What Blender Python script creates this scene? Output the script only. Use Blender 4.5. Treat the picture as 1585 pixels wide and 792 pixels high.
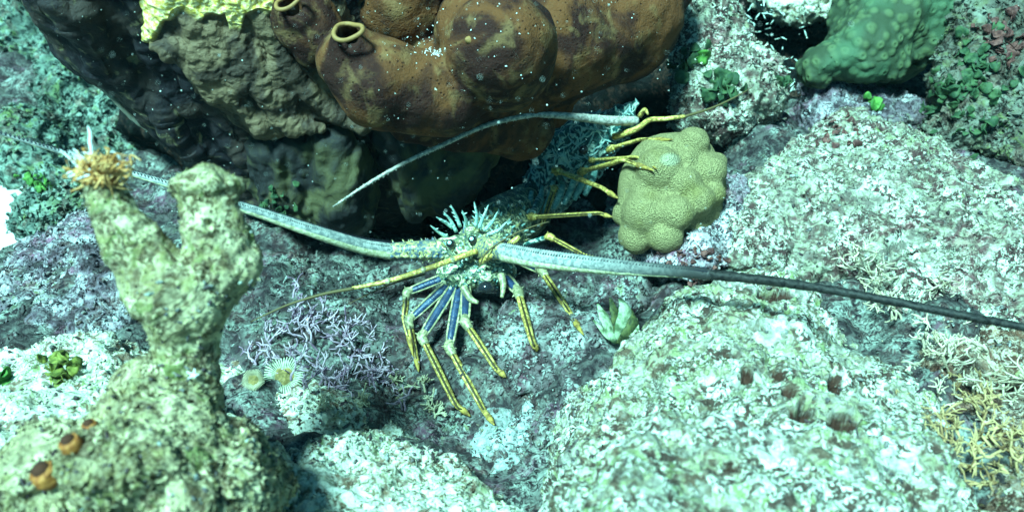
import bpy, math, random
import numpy as np
from mathutils import Vector
from mathutils.bvhtree import BVHTree
random.seed(7); RNG = np.random.default_rng(7)
R_ = math.radians
for o in list(bpy.data.objects): bpy.data.objects.remove(o)
SC = bpy.context.scene; COL = SC.collection

# ------------------------------------------------------------------ camera, light
PITCH = R_(35); F = 792.5 / math.tan(R_(30)); CX, CY = 792.5, 396.0
cam = bpy.data.objects.new('camera', bpy.data.cameras.new('camera')); COL.objects.link(cam)
cam.data.sensor_width = 36; cam.data.lens = 18 / math.tan(R_(30))
cam.rotation_euler = (R_(90) - PITCH, 0, 0); cam.data.clip_start = 0.01; cam.data.clip_end = 200
cam.data.dof.use_dof = True; cam.data.dof.focus_distance = 0.9; cam.data.dof.aperture_fstop = 6.5
SC.camera = cam
SUN_EL, SUN_AZ = R_(60), R_(212)          # azimuth: compass direction the sun stands in (0 = +Y, clockwise)
w = bpy.data.worlds.new('World'); SC.world = w; w.use_nodes = True
nt = w.node_tree; bg = nt.nodes['Background']
sky = nt.nodes.new('ShaderNodeTexSky'); sky.sky_type = 'NISHITA'; sky.sun_disc = False
sky.sun_elevation = SUN_EL; sky.sun_rotation = SUN_AZ
tint = nt.nodes.new('ShaderNodeMix'); tint.data_type = 'RGBA'; tint.blend_type = 'MULTIPLY'
tint.inputs[0].default_value = 1; tint.inputs[7].default_value = (0.20, 0.90, 0.98, 1)   # water takes the red out
nt.links.new(sky.outputs[0], tint.inputs[6]); nt.links.new(tint.outputs[2], bg.inputs[0])
bg.inputs[1].default_value = 0.05 * .68
sd = bpy.data.lights.new('sun', 'SUN'); sd.energy = 5.0; sd.angle = R_(12); sd.color = (0.45, 0.98, 0.94)
sun = bpy.data.objects.new('sun', sd); COL.objects.link(sun)
sv = Vector((math.sin(SUN_AZ) * math.cos(SUN_EL), math.cos(SUN_AZ) * math.cos(SUN_EL), math.sin(SUN_EL)))
sun.rotation_euler = sv.to_track_quat('Z', 'Y').to_euler()
SC.view_settings.view_transform = 'Standard'; SC.view_settings.look = 'None'
SC.view_settings.exposure = 1.5; SC.view_settings.gamma = 1; SC.view_settings.use_curve_mapping = False

# ------------------------------------------------------------------ space helpers
cp, sp = math.cos(PITCH), math.sin(PITCH)
M3 = np.array([[1, 0, 0], [0, sp, cp], [0, cp, -sp]])       # rows: camera right, up, forward in world axes
def c2w(c): return np.asarray(c, float) @ M3
def w2c(p): return np.asarray(p, float) @ M3.T
def Pc(px, py, d): return np.array([(px - CX) / F * d, (CY - py) / F * d, d])
def P(px, py, d): return c2w(Pc(px, py, d))
def mm(rpx, d): return rpx * d / F                           # a size in photo pixels at depth d, in metres

# ------------------------------------------------------------------ numpy noise
def _h(ix, iy, iz, s):
    h = (ix * 374761393 + iy * 668265263 + iz * 2147483647 + s * 1274126177) & 0xffffffff
    h = ((h ^ (h >> 13)) * 1274126177) & 0xffffffff
    h = ((h ^ (h >> 16)) * 2246822519) & 0xffffffff
    return (h ^ (h >> 15)) & 0xffffffff
GR = RNG.normal(size=(256, 3)); GR /= np.linalg.norm(GR, axis=1)[:, None]
def perlin(p, s=0):
    i = np.floor(p).astype(np.int64); f = p - i; u = f * f * f * (f * (f * 6 - 15) + 10); r = 0
    for a in (0, 1):
        wa = u[:, 0] if a else 1 - u[:, 0]
        for b in (0, 1):
            wb = u[:, 1] if b else 1 - u[:, 1]
            for c in (0, 1):
                wc = u[:, 2] if c else 1 - u[:, 2]
                g = GR[_h(i[:, 0] + a, i[:, 1] + b, i[:, 2] + c, s) & 255]
                r = r + wa * wb * wc * (g[:, 0] * (f[:, 0] - a) + g[:, 1] * (f[:, 1] - b) + g[:, 2] * (f[:, 2] - c))
    return r * 1.5
def fbm(p, sc, octv=4, s=0, gain=.5):
    r = 0; a = 1; q = p / sc
    for k in range(octv):
        r = r + a * perlin(q + 13.7 * k, s + k); q = q * 2.03; a *= gain
    return r
def ridged(p, sc, octv=3, s=0):
    r = 0; a = 1; q = p / sc
    for k in range(octv):
        r = r + a * (1 - 2 * np.abs(perlin(q + 7.1 * k, s + k))); q = q * 2.1; a *= .5
    return r / 1.75
def worley(p, sc, s=0):
    q = p / sc; i = np.floor(q).astype(np.int64); f1 = np.full(len(q), 9.); f2 = f1.copy(); cid = np.zeros(len(q), np.int64)
    for a in (-1, 0, 1):
        for b in (-1, 0, 1):
            for c in (-1, 0, 1):
                h = _h(i[:, 0] + a, i[:, 1] + b, i[:, 2] + c, s)
                o = np.stack([(h & 1023), (h >> 10) & 1023, (h >> 20) & 1023], 1) / 1023.
                d = np.linalg.norm(i + (a, b, c) + .1 + .8 * o - q, axis=1)
                nw = d < f1; f2 = np.where(nw, f1, np.minimum(f2, d)); cid = np.where(nw, h, cid); f1 = np.where(nw, d, f1)
    return f1, f2, cid

# ------------------------------------------------------------------ mesh helpers
BV = []                                                      # ray targets for placing small things
def mesh_np(name, V, Q, mat, smooth=True, tri=False, parent=None, origin=None, attrs=None, bvh=False):
    V = np.asarray(V, float); k = 3 if tri else 4; Q = np.asarray(Q, np.int32).reshape(-1, k)
    if bvh: BV.append(BVHTree.FromPolygons([tuple(v) for v in V], [tuple(q) for q in Q]))
    og = np.array(origin if origin is not None else (V.mean(0) if parent is None else (0, 0, 0)), float)
    base = np.array(parent_world(parent)) if parent is not None else og
    me = bpy.data.meshes.new(name)
    me.vertices.add(len(V)); me.vertices.foreach_set('co', (V - base).ravel())
    me.loops.add(len(Q) * k); me.loops.foreach_set('vertex_index', Q.ravel())
    me.polygons.add(len(Q)); me.polygons.foreach_set('loop_start', np.arange(len(Q), dtype=np.int32) * k)
    me.polygons.foreach_set('loop_total', np.full(len(Q), k, np.int32))
    me.polygons.foreach_set('use_smooth', np.full(len(Q), smooth))
    me.update(calc_edges=True)
    for an, av in (attrs or {}).items():
        at = me.attributes.new(an, 'FLOAT', 'POINT'); at.data.foreach_set('value', np.asarray(av, np.float32))
    me.materials.append(mat)
    ob = bpy.data.objects.new(name, me); COL.objects.link(ob)
    if parent is not None: ob.parent = parent
    else: ob.location = base
    return ob
def parent_world(o):
    p = Vector((0, 0, 0))
    while o is not None: p = p + o.location; o = o.parent
    return tuple(p)
def tag(o, label=None, cat=None, group=None, kind=None):
    if label: o['label'] = label
    if cat: o['category'] = cat
    if group: o['group'] = group
    if kind: o['kind'] = kind
    return o
def thing(name, loc, label, cat, group=None):
    o = bpy.data.objects.new(name, None); COL.objects.link(o); o.location = tuple(loc); o.empty_display_size = .02
    return tag(o, label, cat, group)

def surface_nets(v, o, h):
    s = v < 0; nx, ny, nz = v.shape
    c = s[:-1, :-1, :-1]; al = c.copy(); an = c.copy()
    for a, b, d in [(1,0,0),(0,1,0),(0,0,1),(1,1,0),(1,0,1),(0,1,1),(1,1,1)]:
        t = s[a:nx-1+a, b:ny-1+b, d:nz-1+d]; al = al & t; an = an | t
    act = an & ~al; idx = np.full(act.shape, -1, np.int64); I = np.argwhere(act); idx[act] = np.arange(len(I))
    pos = np.zeros((len(I), 3)); cnt = np.zeros(len(I))
    cor = [(0,0,0),(1,0,0),(0,1,0),(1,1,0),(0,0,1),(1,0,1),(0,1,1),(1,1,1)]
    for a, b in [(0,1),(2,3),(4,5),(6,7),(0,2),(1,3),(4,6),(5,7),(0,4),(1,5),(2,6),(3,7)]:
        A = I + cor[a]; B = I + cor[b]; va = v[A[:,0],A[:,1],A[:,2]]; vb = v[B[:,0],B[:,1],B[:,2]]
        m = (va < 0) != (vb < 0); t = np.where(m, va / np.where(m, va - vb, 1), 0)
        pos += m[:, None] * (A + (B - A) * t[:, None]); cnt += m
    V = pos / cnt[:, None] * h + o; Q = []
    for ax in range(3):
        sl0 = [slice(None)] * 3; sl1 = [slice(None)] * 3; sl0[ax] = slice(0, -1); sl1[ax] = slice(1, None)
        ch = s[tuple(sl0)] != s[tuple(sl1)]; E = np.argwhere(ch)
        b, c2 = [(1, 2), (2, 0), (0, 1)][ax]
        E = E[(E[:, b] > 0) & (E[:, c2] > 0) & (E[:, b] < v.shape[b]-1) & (E[:, c2] < v.shape[c2]-1)]
        ins = s[E[:,0],E[:,1],E[:,2]]
        def ID(db, dc):
            G = E.copy(); G[:, b] += db; G[:, c2] += dc; return idx[G[:,0],G[:,1],G[:,2]]
        q = np.stack([ID(-1,-1), ID(0,-1), ID(0,0), ID(-1,0)], 1)
        q = np.where(ins[:, None], q, q[:, ::-1]); Q.append(q)
    return V, np.concatenate(Q)
def subdiv(V, Q, lv, kind='CATMULL_CLARK'):
    if lv == 0: return V, Q
    me = bpy.data.meshes.new('t'); me.vertices.add(len(V)); me.vertices.foreach_set('co', V.ravel())
    me.loops.add(len(Q)*4); me.loops.foreach_set('vertex_index', Q.astype(np.int32).ravel())
    me.polygons.add(len(Q)); me.polygons.foreach_set('loop_start', np.arange(len(Q), dtype=np.int32)*4)
    me.polygons.foreach_set('loop_total', np.full(len(Q), 4, np.int32)); me.update(calc_edges=True)
    ob = bpy.data.objects.new('t', me); COL.objects.link(ob)
    md = ob.modifiers.new('s', 'SUBSURF'); md.levels = lv; md.subdivision_type = kind
    e = ob.evaluated_get(bpy.context.evaluated_depsgraph_get()); m2 = e.to_mesh()
    V2 = np.empty(len(m2.vertices)*3, np.float32); m2.vertices.foreach_get('co', V2)
    Q2 = np.empty(len(m2.loops), np.int32); m2.loops.foreach_get('vertex_index', Q2)
    e.to_mesh_clear(); bpy.data.objects.remove(ob); bpy.data.meshes.remove(me)
    return V2.reshape(-1, 3).astype(float), Q2.reshape(-1, 4)
def normals(V, Q):
    n = np.cross(V[Q[:, 2]] - V[Q[:, 0]], V[Q[:, 3]] - V[Q[:, 1]]); N = np.zeros_like(V)
    for k in range(4): 
        for a in range(3): N[:, a] += np.bincount(Q[:, k], n[:, a], len(V))
    return N / (np.linalg.norm(N, axis=1)[:, None] + 1e-12)

# --- signed distances, in camera space
def smin(a, b, k):
    h = np.clip(.5 + .5 * (b - a) / k, 0, 1); return b * (1 - h) + a * h - k * h * (1 - h)
def ell(px, py, d, rx, ry, rz, rot=0):
    c = Pc(px, py, d); r = np.array([mm(rx, d), mm(ry, d), rz]); cr, sr = math.cos(R_(rot)), math.sin(R_(rot))
    def f(p):
        q = p - c; q = np.stack([q[:,0]*cr + q[:,1]*sr, -q[:,0]*sr + q[:,1]*cr, q[:,2]], 1)
        k0 = np.linalg.norm(q / r, axis=1); k1 = np.linalg.norm(q / r**2, axis=1) + 1e-9
        return k0 * (k0 - 1) / k1
    f.box = (c - r.max(), c + r.max()) if rot else (c - r, c + r); return f
def cap(a, ra, b, rb):
    A = Pc(*a); B = Pc(*b); ra = mm(ra, a[2]); rb = mm(rb, b[2])
    def f(p):
        t = np.clip(((p - A) @ (B - A)) / ((B - A) @ (B - A)), 0, 1)
        return np.linalg.norm(p - A - t[:, None] * (B - A), axis=1) - (ra + (rb - ra) * t)
    f.box = (np.minimum(A - ra, B - rb), np.maximum(A + ra, B + rb)); return f
def slab(pts, dep, R, T):
    """rounded slab: outline pts (px,py); dep(px,py) = depth of its mid surface; R edge round, T half thickness"""
    pts = np.array(pts, float); dd = dep(pts[:,0], pts[:,1])
    def f(p):
        D = np.maximum(p[:, 2], .05); px = p[:,0]/D*F+CX; py = CY-p[:,1]/D*F
        q = np.stack([px, py], 1); d2 = np.full(len(q), 1e18); ins = np.zeros(len(q), bool)
        for k in range(len(pts)):
            a = pts[k]; b = pts[k-1]; e = b - a; wv = q - a
            t = np.clip((wv @ e) / (e @ e), 0, 1); d2 = np.minimum(d2, ((wv - t[:, None]*e)**2).sum(1))
            c1 = (a[1] > q[:,1]) != (b[1] > q[:,1])
            ins ^= c1 & (q[:,0] < (b[0]-a[0])*(q[:,1]-a[1])/((b[1]-a[1]) if b[1]!=a[1] else 1e-9)+a[0])
        s = np.sqrt(d2) * D / F; s = np.where(ins, -s, s)
        z = np.abs(D - dep(px, py)) * .8 - T
        X = s + R; Z = z + R
        return np.minimum(np.maximum(X, Z), 0) + np.hypot(np.maximum(X, 0), np.maximum(Z, 0)) - R
    C = np.array([Pc(a, b, d + s_) for (a, b), d in zip(pts, dd) for s_ in (-T*1.3, T*1.3)])
    f.box = (C.min(0), C.max(0)); return f
def build(prims, k, h, lv, pad=.02, sub=()):
    lo = np.min([p.box[0] for p in prims], 0) - pad; hi = np.max([p.box[1] for p in prims], 0) + pad
    ax = [np.arange(lo[i], hi[i] + h, h) for i in range(3)]
    G = np.stack(np.meshgrid(*ax, indexing='ij'), -1).reshape(-1, 3); v = None
    for p in prims:
        x = p(G); v = x if v is None else smin(v, x, k)
    for p in sub: v = -smin(-v, p(G), .006)
    V, Q = surface_nets(v.reshape([len(a) for a in ax]), lo, h)
    V, Q = subdiv(V, Q, lv)
    V = c2w(V); Q = Q[:, ::-1] if np.linalg.det(M3) < 0 else Q
    return V, Q
def topx(V):
    c = w2c(V); return c[:,0]/c[:,2]*F+CX, CY-c[:,1]/c[:,2]*F, c[:,2]

def sweep(pts, rad, seg=8, sub=6, flat=1.0, jitter=0, up=None):
    """tube through world points, Catmull-Rom smoothed; returns V, Q"""
    pts = np.array(pts, float); rad = np.array(rad, float); n = len(pts)
    if sub > 1 and n > 1:
        E = np.vstack([2*pts[0]-pts[1], pts, 2*pts[-1]-pts[-2]]); C = []; RR = []
        for i in range(n-1):
            for t in np.linspace(0, 1, sub, endpoint=False):
                a, b, c, d = E[i:i+4]
                C.append(.5*((2*b)+(-a+c)*t+(2*a-5*b+4*c-d)*t*t+(-a+3*b-3*c+d)*t**3)); RR.append(rad[i]*(1-t)+rad[i+1]*t)
        C.append(pts[-1]); RR.append(rad[-1]); C = np.array(C); RR = np.array(RR)
    else: C, RR = pts, rad
    T = np.gradient(C, axis=0); T /= np.linalg.norm(T, axis=1)[:, None] + 1e-12
    u = np.cross(T[0], up if up is not None else (.3, .2, 1)); u /= np.linalg.norm(u); V = []
    a = np.linspace(0, 2*np.pi, seg, endpoint=False)
    for i in range(len(C)):
        u = u - T[i]*(u@T[i]); u /= np.linalg.norm(u) + 1e-12; b = np.cross(T[i], u)
        ring = C[i] + RR[i]*(np.cos(a)[:, None]*u + flat*np.sin(a)[:, None]*b)
        V.append(ring)
    V = np.concatenate(V)
    if jitter: V = V + RNG.normal(size=V.shape)*jitter
    m = len(C); Q = []
    for i in range(m-1):
        for j in range(seg):
            k = (j+1) % seg; Q.append((i*seg+j, i*seg+k, (i+1)*seg+k, (i+1)*seg+j))
    V = np.vstack([V, C[0] - T[0]*RR[0]*.3, C[-1] + T[-1]*RR[-1]*.3])
    for j in range(seg):
        k = (j+1) % seg
        Q.append((m*seg, k, j, j)); Q.append((m*seg+1, (m-1)*seg+j, (m-1)*seg+k, (m-1)*seg+k))
    return V, np.array(Q)
class MB:
    def __init__(s): s.V = []; s.Q = []; s.n = 0; s.A = []
    def add(s, VQ, a=0.0):
        V, Q = VQ; s.V.append(np.asarray(V)); s.Q.append(np.asarray(Q) + s.n); s.n += len(V); s.A.append(np.full(len(V), a) if np.isscalar(a) else a)
    def cone(s, base, d, L, r, seg=5, bend=None):
        base = np.array(base); d = np.array(d, float); d /= np.linalg.norm(d)
        e = base + d*L; mid = base + d*L*.55
        if bend is not None: e = e + np.array(bend)*L
        s.add(sweep([base - d*r*.5, mid, e], [r, r*.6, r*.06], seg, 3))
    def make(s, name, mat, parent=None, **k):
        V = np.concatenate(s.V); Q = np.concatenate(s.Q)
        # degenerate quads (caps) become triangles
        me_ob = poly_mixed(name, V, Q, mat, parent, s.A if k.pop('attr', False) else None, **k)
        return me_ob
def poly_mixed(name, V, Q, mat, parent=None, A=None, smooth=True, origin=None):
    og = np.array(origin if origin is not None else V.mean(0)); base = np.array(parent_world(parent)) if parent is not None else og
    tri = Q[:, 2] == Q[:, 3]; lt = np.where(tri, 3, 4).astype(np.int32)
    keep = np.ones(Q.shape, bool); keep[tri, 3] = False; loops = Q[keep].astype(np.int32)
    me = bpy.data.meshes.new(name); me.vertices.add(len(V)); me.vertices.foreach_set('co', (V - base).ravel())
    me.loops.add(len(loops)); me.loops.foreach_set('vertex_index', loops)
    me.polygons.add(len(Q)); me.polygons.foreach_set('loop_start', np.concatenate([[0], np.cumsum(lt)[:-1]]).astype(np.int32))
    me.polygons.foreach_set('loop_total', lt); me.polygons.foreach_set('use_smooth', np.full(len(Q), smooth)); me.update(calc_edges=True)
    if A is not None:
        at = me.attributes.new('tone', 'FLOAT', 'POINT'); at.data.foreach_set('value', np.concatenate(A).astype(np.float32))
    me.materials.append(mat); ob = bpy.data.objects.new(name, me); COL.objects.link(ob)
    if parent is not None: ob.parent = parent
    else: ob.location = base
    return ob
def hit(px, py):
    """first surface of rock or seabed the line through this spot meets: point, normal"""
    d = Vector(c2w([(px-CX)/F, (CY-py)/F, 1])).normalized(); best = None
    for b in BV:
        r = b.ray_cast(Vector((0,0,0)), d, 8)
        if r[0] is not None and (best is None or r[3] < best[2]): best = (np.array(r[0]), np.array(r[1]), r[3])
    if best is None: return np.array(P(px, py, 1.3)), np.array((0,0,1.))
    n = best[1]; n = n if n @ np.array(d) < 0 else -n
    return best[0], n

# ------------------------------------------------------------------ materials
class NT:
    def __init__(s, name, rough=.8, spec=.3):
        s.m = bpy.data.materials.new(name); s.m.use_nodes = True; s.t = s.m.node_tree; s.b = s.t.nodes['Principled BSDF']
        s.b.inputs['Roughness'].default_value = rough; s.b.inputs['Specular IOR Level'].default_value = spec
        s.co = s.t.nodes.new('ShaderNodeTexCoord').outputs['Object']
    def n(s, k): return s.t.nodes.new(k)
    def L(s, a, b): s.t.links.new(a, b)
    def noise(s, scale, det=4, dist=0, rough=.55, off=0, typ='FBM'):
        x = s.n('ShaderNodeTexNoise'); x.noise_type = typ; x.inputs['Scale'].default_value = scale; x.inputs['Detail'].default_value = det
        x.inputs['Distortion'].default_value = dist; x.inputs['Roughness'].default_value = rough
        mp = s.n('ShaderNodeMapping'); mp.inputs['Location'].default_value = (off, off*1.7, -off); s.L(s.co, mp.inputs[0]); s.L(mp.outputs[0], x.inputs['Vector'])
        return x.outputs['Fac']
    def vor(s, scale, feat='F1', off=0, rnd=1):
        x = s.n('ShaderNodeTexVoronoi'); x.feature = feat; x.inputs['Scale'].default_value = scale; x.inputs['Randomness'].default_value = rnd
        s.L(s.co, x.inputs['Vector']); return x.outputs['Distance']
    def ramp(s, fac, a, b):          # smooth 0..1 between a and b
        x = s.n('ShaderNodeMapRange'); x.interpolation_type = 'SMOOTHSTEP'; x.inputs[1].default_value = a; x.inputs[2].default_value = b
        s.L(fac, x.inputs[0]); return x.outputs[0]
    def mul(s, a, b, op='MULTIPLY'):
        x = s.n('ShaderNodeMath'); x.operation = op
        for i, v in enumerate((a, b)):
            if isinstance(v, (int, float)): x.inputs[i].default_value = v
            else: s.L(v, x.inputs[i])
        return x.outputs[0]
    def mix(s, fac, a, b):
        x = s.n('ShaderNodeMix'); x.data_type = 'RGBA'
        if isinstance(fac, (int, float)): x.inputs[0].default_value = fac
        else: s.L(fac, x.inputs[0])
        for i, v in ((6, a), (7, b)):
            if isinstance(v, tuple): x.inputs[i].default_value = (*v, 1)
            else: s.L(v, x.inputs[i])
        return x.outputs[2]
    def attr(s, n):
        x = s.n('ShaderNodeAttribute'); x.attribute_name = n; return x.outputs['Fac']
    def done(s, color, bump=None, dist=.001, strength=1):
        if isinstance(color, tuple): s.b.inputs['Base Color'].default_value = (*color, 1)
        else: s.L(color, s.b.inputs['Base Color'])
        if bump is not None:
            x = s.n('ShaderNodeBump'); x.inputs['Strength'].default_value = strength; x.inputs['Distance'].default_value = dist
            s.L(bump, x.inputs['Height']); s.L(x.outputs[0], s.b.inputs['Normal'])
        return s.m
def reef_mat(name, pale, mid, dark, pink=None, fine=260, off=0, paleamt=.5, green=(.13,.19,.05), greenamt=.55, darkamt=.5, pits=False, bigamt=.6, whiteamt=.75, wt=.56, brown=(.15,.085,.06), brownamt=.7):
    s = NT(name, .85, .2)
    f1 = s.noise(fine, 5, .9, .62, off); f2 = s.noise(fine*.42, 4, .8, .6, off+3); f3 = s.noise(fine*.12, 3, .6, .6, off+5); f4 = s.noise(fine*.035, 3, .4, .5, off+9)
    c = s.mix(s.ramp(f1, .38, .6), mid, pale)
    g = s.mul(s.ramp(f2, .5, .62), s.ramp(f4, greenamt-.08, greenamt+.08)); c = s.mix(s.mul(g, .85), c, green)
    if pink:
        f5 = s.noise(fine*.08, 4, .8, .6, off+20); f6 = s.noise(fine*.55, 3, 1.2, .6, off+23)
        c = s.mix(s.mul(s.ramp(f5, .5, .62), s.ramp(f6, .3, .6)), c, pink)
    ln = s.mul(s.mul(s.noise(fine*.30, 3, 1.2, .6, off+31), .5, 'SUBTRACT'), 1, 'MULTIPLY'); ab = s.n('ShaderNodeMath'); ab.operation = 'ABSOLUTE'; s.L(ln, ab.inputs[0])
    lm = s.mul(s.ramp(ab.outputs[0], .030, .008), s.ramp(s.noise(fine*.10, 3, .5, .6, off+37), .46, .58)); c = s.mix(s.mul(lm, .85), c, dark)
    br_ = s.mul(s.ramp(s.noise(fine*.11, 4, .7, .65, off+61), .50, .57), s.ramp(f2, .62, .42)); c = s.mix(s.mul(br_, brownamt), c, brown)
    sm = s.mul(s.ramp(s.noise(fine*.09, 3, .8, .55, off+41), wt, wt+.09), whiteamt); c = s.mix(sm, c, pale)
    dk = s.mul(s.ramp(s.mul(s.mul(f1, .5), s.mul(f2, .5), 'ADD'), darkamt+.0, darkamt-.09), s.ramp(f3, .36, .56)); c = s.mix(dk, c, dark)
    big = s.ramp(f3, paleamt+.12, paleamt-.12); c = s.mix(s.mul(big, bigamt), c, s.mix(s.ramp(f2, .42, .62), dark, mid))
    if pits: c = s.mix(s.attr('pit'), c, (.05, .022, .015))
    h = s.mul(s.mul(s.mul(s.mul(f1, .6), s.mul(f2, 1.2), 'ADD'), s.mul(lm, -.6), 'ADD'), s.mul(s.mul(sm, -.75), 1.0, 'ADD'))
    return s.done(c, h, .0028, .9)
PALE = (.62, .66, .56)
M = {}
M['boulder'] = reef_mat('pale_reef_rock', (.74,.78,.68), (.32,.33,.20), (.06,.038,.03), darkamt=.54, bigamt=.75, whiteamt=.9, wt=.515, brownamt=.9, brown=(.17,.11,.06), green=(.12,.18,.04), off=2, paleamt=.48, greenamt=.46, fine=230, pits=True)
M['boulder2'] = reef_mat('bright_reef_rock', (.74,.78,.66), (.40,.42,.28), (.12,.08,.05), off=12, wt=.52, whiteamt=.6, brownamt=.9, paleamt=.42, greenamt=.58, fine=230)
M['palepatch'] = reef_mat('pale_dusted_rock', (.44,.56,.54), (.20,.24,.22), (.05,.03,.035), pink=(.15,.07,.10), off=58, wt=.44, whiteamt=.75)
M['lowbrown'] = reef_mat('brown_rubble_rock', (.50,.46,.38), (.24,.15,.09), (.06,.03,.02), pink=(.28,.12,.09), off=36, darkamt=.54, brownamt=.9, brown=(.20,.09,.05), whiteamt=.3, wt=.6)
M['slope'] = reef_mat('mottled_reef_rock', (.66,.70,.58), (.28,.28,.20), (.06,.03,.03), darkamt=.54, bigamt=.85, pink=(.26,.12,.13), off=32, paleamt=.48, fine=210)
M['pinkrock'] = reef_mat('pink_crusted_rock', (.46,.47,.48), (.14,.11,.14), (.03,.018,.025), bigamt=.95, whiteamt=.6, pink=(.24,.10,.17), off=42, paleamt=.5, greenamt=.6)
M['crust'] = reef_mat('white_purple_crust', (.70,.72,.72), (.24,.20,.24), (.05,.03,.04), pink=(.24,.10,.16), off=46, darkamt=.53, whiteamt=.9)
M['seabed'] = reef_mat('reef_rubble', (.28,.33,.29), (.07,.068,.065), (.015,.010,.014), green=(.06,.10,.04), pink=(.13,.065,.10), off=52, paleamt=.50, fine=200, whiteamt=.08, bigamt=.95, brown=(.09,.045,.04), brownamt=.85)
M['legrock'] = reef_mat('pale_patched_rock', (.40,.48,.44), (.11,.09,.095), (.03,.015,.02), pink=(.14,.06,.09), off=56, paleamt=.52, fine=200, whiteamt=.7, bigamt=.9)
M['far'] = reef_mat('distant_green_reef', (.22,.31,.26), (.06,.10,.08), (.015,.025,.022), off=62, fine=130, paleamt=.5, greenamt=.5)
M['shadereef'] = reef_mat('shade_brown_reef', (.20,.22,.18), (.08,.07,.05), (.02,.015,.013), off=72, fine=150, paleamt=.55, greenamt=.45)  # brown rock with its shade put into the colour, nothing overhead casts it
M['black'] = reef_mat('shade_black_rock', (.016,.018,.018), (.009,.010,.011), (.005,.005,.005), green=(.008,.012,.008), off=82)  # near-black colour stands in for the darkness of crevice and gap
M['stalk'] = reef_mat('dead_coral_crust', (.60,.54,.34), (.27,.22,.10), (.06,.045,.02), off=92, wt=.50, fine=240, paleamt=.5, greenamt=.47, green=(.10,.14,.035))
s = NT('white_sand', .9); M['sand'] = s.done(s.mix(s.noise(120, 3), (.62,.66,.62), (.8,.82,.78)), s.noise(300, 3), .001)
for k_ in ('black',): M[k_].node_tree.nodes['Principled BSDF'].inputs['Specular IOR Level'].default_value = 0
# flakes of turf algae, toned by attribute
s = NT('turf_flakes', .8); a = s.attr('tone'); c = s.mix(s.ramp(a, .25, .4), (.13,.09,.05), (.20,.25,.09)); c = s.mix(s.ramp(a, .45, .6), c, (.62,.66,.56))
M['flake'] = s.done(c)
s = NT('stalk_turf_flakes', .8); a = s.attr('tone'); c = s.mix(s.ramp(a, .3, .5), (.07,.07,.03), (.18,.22,.08)); c = s.mix(s.ramp(a, .6, .8), c, (.50,.52,.36))
M['flake_st'] = s.done(c)
s = NT('dark_turf_flakes', .8); a = s.attr('tone'); c = s.mix(s.ramp(a, .2, .4), (.04,.025,.03), (.09,.10,.06)); c = s.mix(s.ramp(a, .7, .85), c, (.36,.42,.38))
M['flake_dark'] = s.done(c)
s = NT('green_turf_flakes', .8); a = s.attr('tone'); c = s.mix(s.ramp(a, .2, .5), (.03,.04,.025), (.09,.15,.08)); c = s.mix(s.ramp(a, .65, .85), c, (.25,.36,.27))
M['flake_green'] = s.done(c)
# sponges
s = NT('brown_sponge_skin', .85, .15); n1 = s.noise(14, 4, .8); n2 = s.noise(420, 3, 0, .6); n3 = s.noise(45, 4, .5, off=4)
c = s.mix(s.ramp(n1, .40, .56), (.125,.046,.017), (.030,.010,.008)); c = s.mix(s.mul(s.ramp(n3, .5, .7), .5), c, (.24,.14,.06))
c = s.mix(s.ramp(s.noise(330, 2, 0, .5, 9), .73, .77), c, (.5,.5,.42))
pr_ = s.vor(170); c = s.mix(s.mul(s.ramp(pr_, .22, .08), .7), c, (.02,.008,.006)); M['sponge'] = s.done(c, s.mul(s.mul(s.mul(n2, .9), s.mul(n3, 1.), 'ADD'), s.mul(s.ramp(pr_, .08, .25), .5), 'ADD'), .0022, .8)
s = NT('sponge_rim', .6, .3); M['rim'] = s.done(s.mix(s.noise(200, 3), (.34,.19,.06), (.20,.10,.04)), s.noise(400, 3), .0005)
s = NT('sponge_hollow', .9); M['hollow'] = s.done(s.mix(s.noise(90, 3), (.02,.008,.006), (.10,.03,.012)))
s = NT('dark_vase_sponge', .75, .2); n1 = s.noise(16, 4, 1.); n2 = s.noise(300, 4, .5)
c = s.mix(s.ramp(n1, .4, .62), (.012,.010,.014), (.040,.028,.024)); c = s.mix(s.ramp(s.noise(60, 4, .6, off=3), .58, .7), c, (.12,.10,.055))
c = s.mix(s.ramp(s.noise(260, 2, 0, .5, 9), .72, .76), c, (.4,.42,.38))
M['vase'] = s.done(c, s.mul(n2, 1.), .0018, .8)
s = NT('ridged_sponge', .7, .25); n1 = s.noise(22, 4, 1.); n2 = s.noise(260, 4, .6)
c = s.mix(s.ramp(n1, .4, .62), (.15,.10,.058), (.045,.03,.022)); c = s.mix(s.attr('edge'), c, s.mix(s.ramp(n2, .4, .6), (.60,.44,.08), (.84,.70,.36)))
M['ridged'] = s.done(c, n2, .0022, .9)
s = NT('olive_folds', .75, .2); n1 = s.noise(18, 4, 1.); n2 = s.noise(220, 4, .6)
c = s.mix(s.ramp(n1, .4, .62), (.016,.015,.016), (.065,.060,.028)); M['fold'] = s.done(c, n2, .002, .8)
# knob coral
s = NT('knob_coral', .8, .2); v = s.vor(760); n1 = s.noise(30, 3)
c = s.mix(s.ramp(v, .15, .5), (.12,.105,.045), (.31,.265,.125)); c = s.mix(s.mul(s.ramp(n1, .5, .7), .5), c, (.16,.14,.03)); c = s.mix(s.attr('pit'), c, (.55,.60,.45))
M['knob'] = s.done(c, s.mul(v, 1.), .0020, 1)
s = NT('star_coral', .75, .3); c = s.mix(s.ramp(s.attr('cell'), .35, .75), (.075,.11,.05), (.03,.05,.025)); c = s.mix(s.attr('pit'), c, (.03,.05,.02)); c = s.mix(s.mul(s.ramp(s.noise(12, 2), .45, .6), .6), c, (.06,.13,.07))
M['star'] = s.done(c, s.noise(500, 3), .001, .8)
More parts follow.
